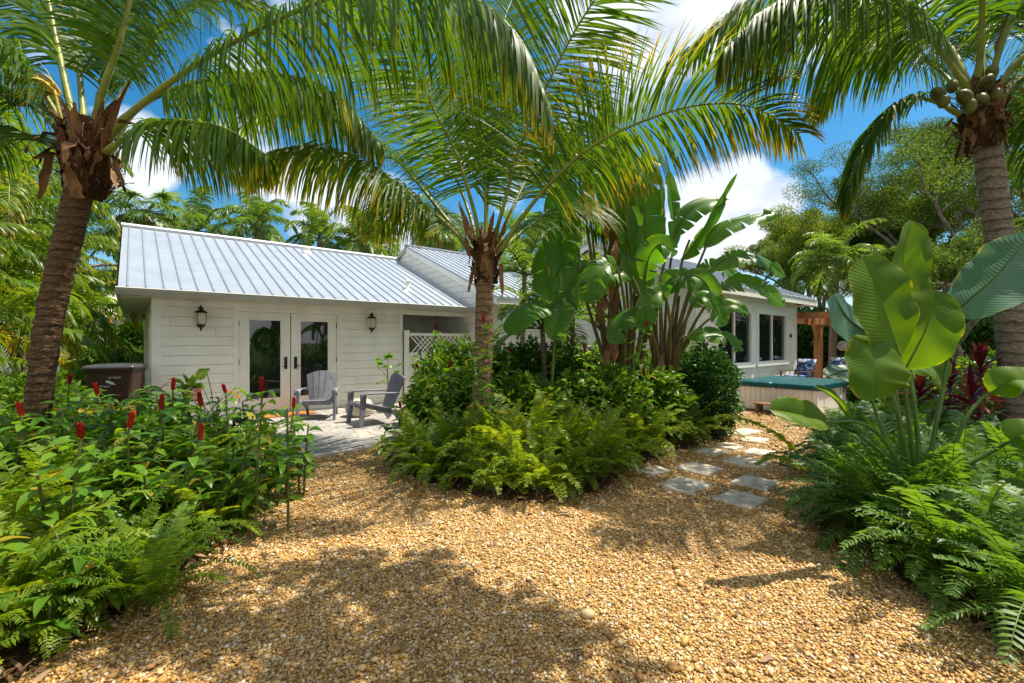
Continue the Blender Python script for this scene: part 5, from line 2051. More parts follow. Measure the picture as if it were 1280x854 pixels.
mid_edge = mid_bed[0:8]
for q in along(mid_edge, 1, .36, .22):
    put_fern(*q, fr.choice([0, 1, 1, 3, 2]), fr.uniform(.85, 1.15), 'sword fern on the outer rim of the middle bed, arching onto the gravel', 'ferns rimming the middle bed')
for q in along(mid_edge, 1, .40, .62):
    put_fern(*q, fr.choice([0, 1, 2]), fr.uniform(.85, 1.15), 'sword fern in the second row of the middle bed', 'ferns inside the middle bed')
for q in along(mid_edge[1:7], 1, .50, 1.1):
    put_fern(*q, fr.choice([0, 2, 4]), fr.uniform(.95, 1.25), 'tall sword fern round the foot of the middle palm', 'ferns round the middle palm')
left_edge = left_bed[1:8]
for q in along(left_edge, 1, .36, .20):
    put_fern(*q, fr.choice([1, 3, 5, 0]), fr.uniform(.75, 1.0), 'sword fern on the gravel side of the red ginger bed', 'ferns rimming the ginger bed')
for q in along(left_edge, 1, .42, .7):
    put_fern(*q, fr.choice([0, 1, 2]), fr.uniform(.8, 1.1), 'sword fern between the red ginger canes', 'ferns among the ginger canes')
for q in along(left_edge[:5], 1, .5, 1.3):
    put_fern(*q, fr.choice([0, 2, 4]), fr.uniform(.8, 1.0), 'sword fern deep in the ginger bed below the brown trunk', 'ferns deep in the ginger bed')
for (x, y) in ((-2.0, 2.5), (-2.45, 2.3), (-2.15, 2.75)):
    put_fern(x, y, fr.choice([0, 1, 3]), fr.uniform(.75, .95), 'low fern at the near tip of the red ginger bed', 'ferns at the near tip of the ginger bed')
right_edge = right_bed[1:8]
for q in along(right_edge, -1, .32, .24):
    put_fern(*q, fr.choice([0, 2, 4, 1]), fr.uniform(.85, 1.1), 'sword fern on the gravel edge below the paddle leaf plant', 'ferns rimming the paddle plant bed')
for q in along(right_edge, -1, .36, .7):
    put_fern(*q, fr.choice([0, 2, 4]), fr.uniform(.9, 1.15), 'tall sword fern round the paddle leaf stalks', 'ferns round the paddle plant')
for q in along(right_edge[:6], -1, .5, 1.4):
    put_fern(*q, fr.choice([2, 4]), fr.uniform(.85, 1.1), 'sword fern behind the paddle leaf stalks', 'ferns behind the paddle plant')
# the lone bright fronds reaching over the stepping stones
mb = MB()
frond_geo(mb, local(px_path([(1000, 570, 4.35), (975, 545, 4.35), (940, 527, 4.35), (905, 520, 4.35), (893, 524, 4.35)], 20), gnd(1000, 610) * 0 + np.array((2.75, 4.35, .05))), 44, .12, .034, .8, np.random.default_rng(3), .1, .2, .2, .006, None, 3, .1, 85, 60)
frond_geo(mb, local(px_path([(1010, 590, 4.3), (985, 575, 4.25), (962, 570, 4.2), (945, 580, 4.2)], 20), np.array((2.75, 4.35, .05))), 34, .11, .032, .8, np.random.default_rng(4), .1, .1, .2, .006, None, 3, .1, 85, 60)
o = mb.build('arching_fern', [M['fern'], M['petiole_dark']], None, (2.75, 4.35, .05))
tag(o, 'fern with two long bright fronds arching over the stepping stones', 'fern')


# ---- red ginger: leafy canes with a red cone on top
def ginger(label, loc, h, seed, cone=True, group=None, canes=1, lean=None, cone_len=.11, dull=False):
    rng = np.random.default_rng(seed)
    root = thing('red_ginger', label, 'plant', loc, 0, group)
    cn, lf = MB(), MB()
    for c in range(canes):
        ln = rng.normal(0, .13 * h, 2) if (lean is None or c) else np.asarray(lean)
        hh = h * (1 if c == 0 else rng.uniform(.55, .9))
        # the first cane ends over the base so that the cone stands where it should
        b = np.array((-ln[0], -ln[1], 0.)) if c == 0 else np.array((rng.normal(0, .12), rng.normal(0, .12), 0))
        top = b + np.array((ln[0], ln[1], hh))
        P = catmull([b, b * .6 + top * .4 + np.array((ln[0] * -.12, ln[1] * -.12, .04 * hh)), top], 14)
        cn.tube(P, np.linspace(.011, .007, 14), 7)
        n = int(20 * hh / .9) + 5
        t = np.linspace(.22, .985, n)
        x = t * 13
        i = np.clip(x.astype(int), 0, 12)
        B = P[i] + (P[i + 1] - P[i]) * (x - i)[:, None]
        a = np.arange(n) * 1.05 + rng.uniform(0, 6)
        e = rng.uniform(.0, .75, n)
        D = np.stack([np.cos(a) * np.cos(e), np.sin(a) * np.cos(e), np.sin(e)], -1)
        W = np.stack([-np.sin(a), np.cos(a), rng.normal(0, .25, n)], -1)
        V, F, tt = strips(B, D, W, rng.uniform(.13, .22, n), rng.uniform(.05, .075, n), 6, rng.uniform(.5, 1.8, n), (.15, .65, .95, 1, .8, .45, .04), fold=.22)
        lf.add(V, F, 0, rep(rng.normal(0, .09, n) + (rng.random(n) < .05) * .65, 6, 3))
        if cone and (c == 0 or rng.random() < .0):
            mb = MB()
            L_ = cone_len * rng.uniform(.65, 1.1)
            fat = rng.uniform(.62, .92)
            ax = nrm(P[-1] - P[-2] + rng.normal(0, .012, 3))
            k = 34
            kk = np.arange(k) / k
            rr_ = fat * .0120 * np.sin(np.clip(kk * 2.7 + .45, 0, math.pi)) ** .7 + .002
            aa = np.arange(k) * 2.39996
            q = np.array(Vector((0, 0, 1)).rotation_difference(Vector(ax)).to_matrix())
            Bc = np.stack([rr_ * .75 * np.cos(aa), rr_ * .75 * np.sin(aa), kk * L_], -1) @ q.T + P[-1]
            Dc = np.stack([np.cos(aa) * .45, np.sin(aa) * .45, np.ones(k)], -1) @ q.T
            Wc = np.stack([-np.sin(aa), np.cos(aa), np.zeros(k)], -1) @ q.T
            V, F, tt = strips(Bc, Dc, Wc,   .026, .022, 3, -.3, (1, 1, .7, .15), fold=-.3)
            mb.add(V, F)
            pr = [(0, 0)] + [(.8 * fat * (.0120 * math.sin(min(math.pi, z * 2.7 + .45)) ** .7 + .002), z * L_) for z in np.linspace(0, .95, 9)] + [(0, L_ * 1.02)]
            mb.lathe(pr, P[-1], 10, 0, tuple(ax))
            mb.build('flower_cone', M['redcone_dull' if dull or rng.random() < .25 else 'redcone'], root)
    cn.build('cane', M['cane'], root)
    lf.build('foliage', M['ginger'], root)
    return root


GL = [((201, 512), 3.7, 'red ginger with an upright cone before the cottage wall'), ((101, 548), 2.7, 'red ginger with the largest cone, low beside the brown trunk'),
      ((86, 480), 4.6, 'red ginger with a dark leaning cone between trunk and bin'), ((27, 520), 3.4, 'red ginger with its cone in front of the brown trunk'),
      ((122, 493), 4.2, 'red ginger with a short cone against the brown bin'), 
      ((216, 488), 4.3, 'red ginger with a slim cone under the first wall lantern'), ((251, 508), 3.9, 'red ginger with a half hidden cone by the plant stand'),
      ((282, 491), 4.5, 'red ginger with a thin cone against the wall beside the doors'), 
      ((328, 490), 3.6, 'tallest red ginger, its cone over the left door glass'), ((367, 510), 4.4, 'red ginger with a cone beside the facing grey chair'),
      ((250, 550), 3.2, 'red ginger with a bright cone in the middle of the ginger bed'), ((362, 550), 4.2, 'red ginger with a low cone over the patio edge'),
      ((161, 536), 3.2, 'red ginger with a stubby cone below the bin')]
for i, ((px, py), Y, lab) in enumerate(GL):
    p = at(px, py, Y)
    ginger(lab, (p[0], p[1], 0), p[2], 600 + i, True, 'red ginger in the left bed', 3)
GLN = 0
gr_ = np.random.default_rng(15)
while GLN < 78:
    x, y = gr_.uniform(-5.5, -2.2), gr_.uniform(1.9, 5.6)
    if not inside(np.array([[x, y]]), np.array(left_bed))[0]:
        continue
    if x / y < -1.3:
        continue
    dist_edge = -2.3 - x
    h = min(.95, .45 + .45 * dist_edge) * gr_.uniform(.75, 1.05)
    if y < 2.9:
        h = min(h, .78)
    ginger('leafy flowerless ginger cane packed in the bed under the brown palm', (x, y, 0), h, 700 + GLN, False, 'flowerless ginger in the left bed', 4)
    GLN += 1
for k, (x, y, h) in enumerate(((-2.3, 3.75, .62), (-2.42, 4.15, .7), (-2.55, 4.5, .72), (-2.7, 4.85, .7), (-2.28, 3.4, .6), (-2.9, 5.1, .72), (-2.35, 3.95, .5), (-2.62, 4.65, .55))):
    ginger('short flowerless ginger at the patio end of the left bed', (x, y, 0), h, 1300 + k, False, 'short ginger by the patio', 4)
GC = [((545, 412), 7.0, 'red ginger with a cone before the lattice fence'), ((605, 404), 5.2, 'tall red ginger with a long cone up against the middle trunk'), 
      ((524, 462), 6.4, 'red ginger with a dull cone at the patio end of the middle bed'), ((731, 441), 6.2, 'red ginger with a bright cone under the small palms'),
      ((637, 440), 6.6, 'red ginger with a brownish cone right of the middle trunk'), ((562, 459), 6.2, 'red ginger with a cone deep in the hedge leaves'),
      ((807, 409), 6.0, 'red ginger with a tall cone before the bird of paradise stems'), ((805, 470), 5.9, 'red ginger with a low cone at the foot of the bird of paradise'), ((501, 510), 6.2, 'red ginger with an orange cone beside the sideways chair')]
for i, ((px, py), Y, lab) in enumerate(GC):
    p = at(px, py, Y)
    ginger(lab, (p[0], p[1], 0), p[2], 800 + i, True, 'red ginger in the middle bed', 3, None, .085, True)


# ---- paddle leaves
def paddle(mb, path, width, rng, fold=.18, torn=0, nrow=22, half=5, wave=.03, normal=None, age=0., droop=0., shape=None, vein_out=None, mat=0):
    """a broad leaf blade along a midrib path; torn = how many rips on each side"""
    path = np.asarray(path, float)
    P = catmull(path, nrow)
    T = nrm(np.gradient(P, axis=0))
    if normal is None:
        S = nrm(np.cross(T, (0, 0, 1.)))
    else:
        S = nrm(np.cross(T, np.asarray(normal, float)))
    N = np.cross(S, T)
    t = np.linspace(0, 1, nrow)
    if shape is None:
        w = np.interp(t, [0, .04, .12, .3, .55, .8, .93, 1], [.05, .34, .66, .96, 1, .80, .45, .02]) * width / 2
    else:
        w = np.interp(t, shape[0], shape[1]) * width / 2
    for side in (-1, 1):
        rows = []
        cuts = set(rng.choice(np.arange(2, nrow - 2), min(torn, nrow - 5), replace=False)) if torn else set()
        start = 0
        groups = []
        for i in range(1, nrow):
            if i in cuts:
                groups.append((start, i))
                start = i
        groups.append((start, nrow - 1))
        for (a, b) in groups:
            if b <= a:
                continue
            da = rng.normal(0, .28) if torn else 0.
            dl = rng.uniform(.78, 1.0) if torn else 1.
            dd = droop * rng.uniform(.5, 1.5)
            V, A, Vn = [], [], []
            for i in range(a, b + 1):
                fr_ = (i - a) / max(1, b - a)
                pull = (.35 - .7 * fr_) * w[i] * (.28 if torn else 0)
                for k in range(half + 1):
                    u = k / half
                    off = S[i] * side * u * w[i] * dl * math.cos(da * u) + N[i] * (fold * u * w[i] * 2 * (1 - .55 * u) + da * u * w[i] * .5 + wave * math.sin(t[i] * 17 + side + u * 3) * u * w[i])
                    off = off + np.array((0, 0, -1.)) * dd * u * u * w[i]
                    off = off + T[i] * (u ** 1.5 * w[i] * .22 + pull * u * u)
                    V.append(P[i] + off)
                    A.append(age + (.25 * (u > .9) if torn else .08 * (u > .9)) + (rng.uniform(-.3, .85) * (k == half) if (torn or half > 5) else 0))
            n = half + 1
            idx = np.arange(len(V)).reshape(-1, n)
            Fq = np.stack([idx[:-1, :-1], idx[:-1, 1:], idx[1:, 1:], idx[1:, :-1]], -1).reshape(-1, 4)
            if side > 0:
                Fq = Fq[:, ::-1]
            mb.add(np.array(V), Fq, mat, np.array(A))
            if vein_out is not None:
                tv = np.repeat(t[a:b + 1], n) - .10 * np.tile(np.arange(n) / half, b - a + 1)
                vein_out.append((len(V), tv))
    # midrib
    return P


def leaf_obj(root, org, petiole, blade, width, seed, mats, name='leaf', r=.018, **kw):
    """petiole: control points, blade: control points from its base to the tip (world space)"""
    rng = np.random.default_rng(seed)
    mb = MB()
    veins = []
    P = paddle(mb, local(blade, org), width, rng, vein_out=veins, **kw)
    nb = mb.n
    rib = P - 0.004 * np.cross(nrm(np.cross(np.gradient(P, axis=0), (0, 0, 1.) if kw.get('normal') is None else kw['normal'])), nrm(np.gradient(P, axis=0)))
    mb.tube(rib[:-1], np.linspace(r * .75, .002, len(rib) - 1), 6, 1, cap=False)
    if petiole is not None:
        pp = catmull(local(petiole, org), 16)
        mb.tube(pp, np.linspace(r * 1.5, r * .8, 16), 8, 1, cap=False)
    o = mb.build(name, mats, root)
    va = o.data.attributes.new('vein', 'FLOAT', 'POINT')
    arr = np.zeros(len(o.data.vertices), np.float32)
    k = 0
    for n, tv in veins:
        arr[k:k + n] = tv
        k += n
    va.data.foreach_set('value', arr)
    return o


# white bird of paradise, two clumps of stems
def A3(l):
    return [at(*p) for p in l]


PAD = [M['paddle'], M['petiole_gold']]
b1 = at(776, 427, 7.0) * (1, 1, 0)
bp1 = thing('bird_of_paradise', 'giant bird of paradise clump with dead brown sheaths and upright torn leaves', 'plant', tuple(b1))
b2 = at(832, 427, 6.9) * (1, 1, 0)
bp2 = thing('bird_of_paradise', 'giant bird of paradise clump fanning out over the dark round bush', 'plant', tuple(b2))
YB = 7.0
fanv = lambda x, y=0, z=0: np.array((x, y, z), float)
L1 = [  # petiole, blade, width, torn, normal
    ([(775, 480, YB), (768, 380, YB), (766, 300, YB), (772, 290, YB)], [(772, 295, YB), (764, 240, YB + .05), (757, 180, YB + .1), (758, 120, YB + .15)], .52, 6, (.3, -1, .1)),
    ([(785, 480, YB), (795, 400, YB), (802, 330, YB - .05), (806, 305, YB - .05)], [(808, 330, YB - .05), (806, 285, YB - .1), (806, 240, YB - .1), (812, 208, YB - .05)], .62, 2, (.2, -1, .25)),
    ([(785, 480, YB - .05), (790, 400, YB - .05), (785, 320, YB - .1), (784, 300, YB - .1)], [(786, 310, YB - .1), (780, 260, YB - .15), (778, 215, YB - .15), (782, 180, YB - .1)], .62, 4, (.35, -1, .2)),
    ([(768, 480, YB), (748, 380, YB), (732, 270, YB), (722, 215, YB)], [(724, 222, YB), (710, 215, YB - .1), (700, 260, YB - .2), (705, 330, YB - .25), (714, 368, YB - .25)], .62, 8, (.25, -1, .3)),
    ([(765, 480, YB), (740, 400, YB), (715, 320, YB), (705, 305, YB)], [(708, 308, YB), (690, 310, YB - .1), (682, 340, YB - .2), (690, 375, YB - .3)], .5, 2, (-.2, -1, .5)),
    ([(778, 480, YB), (765, 400, YB - .1), (748, 345, YB - .2), (742, 330, YB - .2)], [(744, 332, YB - .2), (726, 335, YB - .3), (712, 360, YB - .4), (704, 395, YB - .4)], .5, 3, (0, -1, .5)),
    ([(785, 480, YB + .1), (778, 400, YB + .1), (764, 330, YB + .1), (755, 318, YB + .1)], [(757, 320, YB + .1), (775, 312, YB + .02), (796, 330, YB - .1), (806, 370, YB - .15)], .46, 2, (-.1, -1, .6)),
    ([(790, 480, YB + .1), (808, 380, YB + .1), (822, 280, YB + .1), (826, 262, YB + .1)], [(824, 290, YB + .1), (826, 250, YB + .1), (824, 225, YB + .1), (820, 205, YB + .15)], .40, 0, (1, -.5, .2)),
    ([(770, 480, YB), (752, 390, YB), (742, 310, YB + .05), (738, 275, YB + .05)], [(738, 275, YB + .05), (726, 250, YB + .1), (716, 260, YB + .1), (706, 290, YB + .1)], .5, 5, (.2, -1, .3)),
]
L1 += [
    ([(790, 480, YB - .1), (800, 420, YB - .2), (806, 370, YB - .3), (806, 350, YB - .3)], [(806, 352, YB - .3), (812, 320, YB - .4), (826, 305, YB - .5), (846, 318, YB - .55)], .42, 5, (.1, -1, .5)),
    ([(772, 480, YB - .1), (760, 420, YB - .2), (744, 385, YB - .3), (734, 368, YB - .3)], [(735, 370, YB - .3), (716, 372, YB - .4), (700, 392, YB - .5), (690, 425, YB - .5)], .40, 4, (-.1, -1, .5)),
    ([(780, 480, YB - .15), (782, 400, YB - .3), (776, 350, YB - .4), (770, 335, YB - .4)], [(771, 338, YB - .4), (760, 330, YB - .5), (744, 345, YB - .6), (735, 380, YB - .6)], .44, 6, (0, -1, .6)),
    ([(786, 480, YB), (792, 380, YB + .1), (798, 290, YB + .2), (800, 250, YB + .2)], [(800, 260, YB + .2), (802, 220, YB + .25), (810, 200, YB + .3), (828, 206, YB + .3)], .42, 4, (.1, -1, .5)),
    ([(778, 480, YB + .1), (768, 380, YB + .3), (750, 280, YB + .4), (740, 240, YB + .4)], [(741, 245, YB + .4), (732, 205, YB + .45), (716, 190, YB + .5), (696, 205, YB + .5)], .44, 5, (-.1, -1, .5)),
    ([(784, 480, YB + .1), (786, 400, YB + .3), (780, 320, YB + .45), (778, 270, YB + .5)], [(778, 280, YB + .5), (776, 240, YB + .5), (770, 205, YB + .5), (776, 160, YB + .55)], .55, 3, (-.1, -1, .2)),
    ([(794, 480, YB - .05), (806, 430, YB - .1), (818, 390, YB - .1), (826, 368, YB - .1)], [(825, 370, YB - .1), (836, 350, YB - .15), (854, 345, YB - .2), (874, 362, YB - .2)], .36, 5, (.1, -1, .5)),
]
for i, (pe, bl, w, torn, nv) in enumerate(L1):
    leaf_obj(bp1, b1, A3(pe), A3(bl), w * 1.12, 900 + i, PAD, torn=torn, normal=nv, r=.022, droop=.25, wave=.05)
L2 = [
    ([(832, 490, YB), (840, 400, YB), (852, 330, YB), (862, 300, YB)], [(852, 325, YB), (876, 292, YB), (900, 250, YB), (922, 216, YB)], .46, 2, (.9, -.35, .5)),
    ([(834, 490, YB), (848, 410, YB), (868, 345, YB), (884, 305, YB)], [(880, 310, YB), (905, 285, YB - .05), (940, 272, YB - .1), (975, 266, YB - .15)], .40, 4, (.1, -.75, .7)),
    ([(836, 490, YB), (850, 420, YB - .05), (872, 370, YB - .1), (892, 335, YB - .1)], [(888, 338, YB - .1), (912, 322, YB - .15), (945, 322, YB - .2), (982, 346, YB - .25)], .44, 4, (.1, -.75, .7)),
    ([(838, 490, YB), (856, 430, YB - .05), (880, 385, YB - .15), (905, 358, YB - .2)], [(900, 362, YB - .2), (922, 352, YB - .25), (950, 358, YB - .3), (982, 382, YB - .35)], .46, 5, (.1, -.8, .6)),
    ([(834, 490, YB - .05), (842, 450, YB - .15), (850, 425, YB - .3), (858, 420, YB - .3)], [(856, 422, YB - .3), (878, 416, YB - .4), (905, 420, YB - .45), (930, 438, YB - .5)], .36, 5, (.1, -.8, .6)),
    ([(828, 490, YB), (820, 400, YB), (830, 330, YB + .1), (845, 290, YB + .1)], [(842, 296, YB + .1), (858, 270, YB + .1), (880, 254, YB + .1), (912, 250, YB + .1)], .40, 3, (.2, -.8, .6)),
    ([(832, 490, YB), (836, 420, YB - .1), (846, 370, YB - .2), (856, 345, YB - .2)], [(854, 348, YB - .2), (868, 345, YB - .25), (884, 356, YB - .3), (895, 385, YB - .3)], .42, 2, (-.2, -1, .5)),
    ([(826, 490, YB), (812, 420, YB - .1), (800, 370, YB - .2), (790, 345, YB - .2)], [(792, 348, YB - .2), (776, 340, YB - .25), (755, 348, YB - .3), (738, 375, YB - .35)], .44, 4, (0, -1, .5)),
    ([(836, 490, YB), (852, 440, YB), (874, 410, YB), (896, 392, YB)], [(893, 394, YB), (905, 384, YB - .05), (920, 382, YB - .1), (936, 392, YB - .1)], .30, 3, (.1, -.8, .6)),
]
L2 += [
    ([(830, 490, YB - .1), (822, 440, YB - .2), (812, 410, YB - .3), (806, 398, YB - .35)], [(807, 400, YB - .35), (792, 392, YB - .4), (776, 402, YB - .45), (766, 430, YB - .5)], .40, 4, (-.1, -1, .5)),
    ([(834, 490, YB - .1), (838, 430, YB - .25), (836, 390, YB - .35), (832, 372, YB - .4)], [(833, 376, YB - .4), (826, 365, YB - .45), (812, 378, YB - .5), (804, 415, YB - .5)], .42, 5, (-.1, -1, .4)),
    ([(838, 490, YB - .1), (850, 440, YB - .2), (858, 400, YB - .3), (864, 380, YB - .35)], [(863, 384, YB - .35), (876, 372, YB - .4), (892, 380, YB - .45), (905, 408, YB - .45)], .40, 5, (.1, -1, .5)),
    ([(830, 490, YB + .1), (832, 400, YB + .2), (838, 330, YB + .3), (845, 300, YB + .3)], [(844, 310, YB + .3), (842, 270, YB + .3), (838, 240, YB + .3), (836, 212, YB + .35)], .34, 3, (.5, -1, .2)),
    ([(828, 490, YB + .1), (820, 420, YB + .2), (806, 360, YB + .3), (800, 335, YB + .3)], [(801, 338, YB + .3), (790, 320, YB + .3), (772, 322, YB + .3), (752, 345, YB + .3)], .44, 5, (-.1, -1, .5)),
    ([(836, 490, YB + .1), (850, 410, YB + .2), (862, 370, YB + .3), (872, 350, YB + .3)], [(871, 352, YB + .3), (884, 335, YB + .3), (905, 335, YB + .3), (930, 355, YB + .3)], .38, 5, (.1, -1, .5)),
]
for i, (pe, bl, w, torn, nv) in enumerate(L2):
    leaf_obj(bp2, b2, A3(pe), A3(bl), w, 930 + i, PAD, torn=torn, normal=nv, r=.022, droop=.22, wave=.05)
# stem bases: overlapping sheaths
rngb = np.random.default_rng(95)
for root, org, xs in ((bp1, b1, (768, 774, 780, 786, 792)), (bp2, b2, (824, 829, 834, 838))):
    for k, px in enumerate(xs):
        mb = MB()
        top = at(px + (px - np.mean(xs)) * 1.6, 395 - 25 * (k % 2), YB + rngb.normal(0, .06))
        bot = np.array((org[0] + (px - np.mean(xs)) * .006, org[1] + rngb.normal(0, .05), 0))
        mb.tube(catmull([local(bot, org), local(bot * .5 + top * .5, org) + rngb.normal(0, .015, 3), local(top, org)], 16), np.linspace(.065, .022, 16), 10)
        mb.build('stem', M['banana_stem'], root)
for x0, y0, x1, y1, w in ((758, 345, 742, 372, .22), (757, 365, 748, 405, .2), (770, 300, 762, 380, .16), (762, 395, 770, 450, .16), (766, 420, 755, 470, .14), (764, 245, 758, 300, .12), (830, 440, 822, 480, .10)):
    mb = MB()
    a_, b_ = local(at(x0, y0, YB - .12), b1), local(at(x1, y1, YB - .2), b1)
    P = [a_, a_ * .5 + b_ * .5 + np.array((-.03, -.05, .02)), b_]
    paddle(mb, P, w, rngb, torn=4, normal=(.2, -1, .2), age=.2, droop=.3, wave=.2)
    mb.build('dead_leaf', [M['deadleaf']], bp1)
# brown trunk of the first clump
mb = palm_trunk([local(at(762, 560, YB), b1) * (1, 1, 0), local(at(764, 440, YB), b1), local(at(768, 360, YB), b1), local(at(766, 270, YB + .05), b1)], .10, .06, 1.2, 22, 33, 12, .09)
mb.build('stem', M['sheath'], bp1)

# single dark paddle leaf in front of the small palms
b3 = at(668, 427, 6.6) * (1, 1, 0)
mp_ = thing('banana_plant', 'low plant with a single dark paddle leaf held flat over the hedge', 'plant', tuple(b3))
leaf_obj(mp_, b3, A3([(690, 480, 6.6), (694, 420, 6.6), (698, 390, 6.6)]), A3([(698, 388, 6.6), (680, 384, 6.55), (655, 392, 6.5), (632, 416, 6.45)]), .42, 951, [M['paddle'], M['petiole_dark']], torn=0, normal=(0, -.6, .8), droop=.3)

# big paddle leaved plant in the right bed
b4 = np.array((2.95, 3.35, 0.))
ca = thing('paddle_leaf_plant', 'tall plant with huge rounded paddle leaves over the fern bed', 'plant', tuple(b4))
Q = 3.3
L4 = [
    ([(1150, 640, Q), (1148, 560, Q), (1140, 480, Q + .05), (1130, 400, Q + .1)], [(1130, 402, Q + .1), (1128, 360, Q + .12), (1130, 318, Q + .12), (1140, 276, Q + .1)], .37, (.25, -1, .15), 0.0, .45),
    ([(1146, 640, Q), (1140, 560, Q - .05), (1132, 490, Q - .1), (1124, 442, Q - .12)], [(1125, 446, Q - .12), (1112, 405, Q - .18), (1098, 365, Q - .2), (1078, 322, Q - .18)], .50, (.05, -1, .28), .05, .1),
    ([(1152, 640, Q), (1150, 570, Q), (1142, 500, Q), (1132, 455, Q)], [(1131, 462, Q), (1146, 435, Q - .05), (1160, 405, Q - .08), (1172, 364, Q - .06)], .41, (-.15, -1, .3), .0, .15),
    ([(1140, 640, Q), (1128, 560, Q + .05), (1118, 480, Q + .1), (1105, 425, Q + .15)], [(1106, 428, Q + .15), (1082, 415, Q + .15), (1060, 398, Q + .18), (1042, 368, Q + .2)], .40, (-.5, .9, -.2), .0, .1),
    ([(1144, 640, Q), (1132, 560, Q - .1), (1112, 480, Q - .15), (1098, 424, Q - .18)], [(1098, 424, Q - .18), (1094, 450, Q - .26), (1094, 475, Q - .3), (1098, 498, Q - .3)], .43, (0, -1, .25), .08, .15),
    ([(1158, 640, Q), (1165, 560, Q), (1180, 480, Q), (1190, 395, Q)], [(1188, 396, Q), (1215, 372, Q - .08), (1250, 340, Q - .15), (1290, 290, Q - .2)], .50, (.5, .4, -.75), .0, .12),
    ([(1138, 640, Q), (1118, 570, Q - .1), (1080, 530, Q - .2), (1030, 528, Q - .3)], [(1034, 527, Q - .3), (1012, 522, Q - .33), (988, 516, Q - .36), (962, 512, Q - .38)], .22, (.1, -.8, .6), .28, .35),
    ([(1140, 640, Q), (1110, 575, Q), (1075, 545, Q), (1060, 520, Q)], [(1062, 522, Q), (1045, 500, Q + .02), (1032, 490, Q + .04), (1018, 484, Q + .05)], .12, (.3, -.4, .8), .1, .5),
    ([(1170, 640, Q), (1200, 540, Q), (1225, 500, Q), (1240, 490, Q)], [(1238, 492, Q), (1255, 480, Q - .05), (1272, 475, Q - .1), (1300, 478, Q - .15)], .24, (0, -.7, .7), .05, .2),
    ([(1165, 640, Q), (1200, 590, Q - .1), (1240, 565, Q - .2), (1262, 552, Q - .3)], [(1260, 553, Q - .3), (1275, 545, Q - .35), (1292, 545, Q - .4), (1312, 556, Q - .45)], .24, (0, -.7, .7), .0, .2),
    ([(1150, 640, Q + .1), (1160, 560, Q + .2), (1172, 510, Q + .3), (1180, 480, Q + .3)], [(1180, 484, Q + .3), (1168, 462, Q + .3), (1150, 455, Q + .28), (1135, 462, Q + .25)], .3, (0, -.8, .6), .0, .2),
    ([(1135, 640, Q + .1), (1110, 560, Q + .2), (1090, 500, Q + .3), (1080, 470, Q + .3)], [(1080, 470, Q + .3), (1066, 464, Q + .3), (1052, 464, Q + .28), (1036, 470, Q + .25)], .22, (0, .5, -.8), .0, .2),
]
for i, (pe, bl, w, nv, ag, fo) in enumerate(L4):
    leaf_obj(ca, b4, A3(pe), A3(bl), w, 970 + i, [M['waxy' if i in (3, 5, 11) else 'calathea'], M['petiole_dark']], normal=nv, age=ag, fold=fo, r=.012, nrow=26, half=7, wave=.06,
             shape=([0, .03, .1, .25, .5, .75, .9, .97, 1], [.10, .45, .76, .97, 1, .86, .58, .3, .02]))


# red leaved cordylines by the grey trunk
def cordyline(label, loc, h, seed, n=34):
    rng = np.random.default_rng(seed)
    root = thing('cordyline', label, 'plant', loc, 0, 'red leaved plants at the grey trunk')
    mb = MB()
    mb.tube([(0, 0, 0), (.02, 0, h * .5), (0, .02, h)], [.018, .015, .012], 7)
    mb.build('stem', M['bark'], root)
    a = np.arange(n) * 2.39996
    e = np.linspace(-.3, 1.35, n) + rng.normal(0, .1, n)
    D = np.stack([np.cos(a) * np.cos(e), np.sin(a) * np.cos(e), np.sin(e)], -1)
    B = np.stack([np.zeros(n), np.zeros(n), h * (.72 + .28 * np.arange(n) / n)], -1)
    W = np.stack([-np.sin(a), np.cos(a), rng.normal(0, .2, n)], -1)
    V, F, tt = strips(B, D, W, rng.uniform(.24, .40, n), rng.uniform(.045, .07, n), 6, rng.uniform(.6, 1.6, n), (.3, .7, 1, 1, .75, .4, .04), fold=.25)
    mb = MB()
    mb.add(V, F, 0, rep(rng.normal(.05, .12, n) + (rng.random(n) < .22) * .5, 6, 3))
    mb.build('foliage', M['cordy'], root)


cordyline('red cordyline with the tallest rosette right before the grey trunk', tuple(at(1226, 427, 5.2) * (1, 1, 0)), 1.28, 1001)
cordyline('dark red cordyline behind the paddle leaves', tuple(at(1188, 427, 5.6) * (1, 1, 0)), 1.05, 1002)
cordyline('orange tinged cordyline low beneath the tallest red rosette', tuple(at(1214, 427, 4.9) * (1, 1, 0)), .95, 1003)
cordyline('crimson cordyline at the edge beside the grey trunk', tuple(at(1262, 427, 5.3) * (1, 1, 0)), 1.02, 1004)
cordyline('small dark cordyline nearest the hot tub end', tuple(at(1150, 427, 5.8) * (1, 1, 0)), .88, 1005)


# broad low plants filling the back of the right bed
def arum(name, label, loc, seed, leafm, n=9, L=.34, h=.55, group=None, petm='petiole_dark'):
    rng = np.random.default_rng(seed)
    root = thing(name, label, 'plant', loc, rng.uniform(0, 6), group)
    for i in range(n):
        a = i * 2.39996
        e = rng.uniform(.7, 1.35)
        hh = h * rng.uniform(.6, 1.1)
        d = np.array((math.cos(a), math.sin(a), 0))
        top = d * hh * .45 + np.array((0, 0, hh))
        mid = d * hh * .12 + np.array((0, 0, hh * .55))
        ll = L * rng.uniform(.75, 1.15)
        bl = [top, top + d * ll * .4 + np.array((0, 0, .04)), top + d * ll * .8 + np.array((0, 0, -.03)), top + d * ll + np.array((0, 0, -.12))]
        leaf_obj(root, np.zeros(3), [np.zeros(3), mid, top], bl, ll * .5, seed * 31 + i, [M[leafm], M[petm]], r=.007, nrow=12, half=3, droop=.2, wave=.06)
    return root


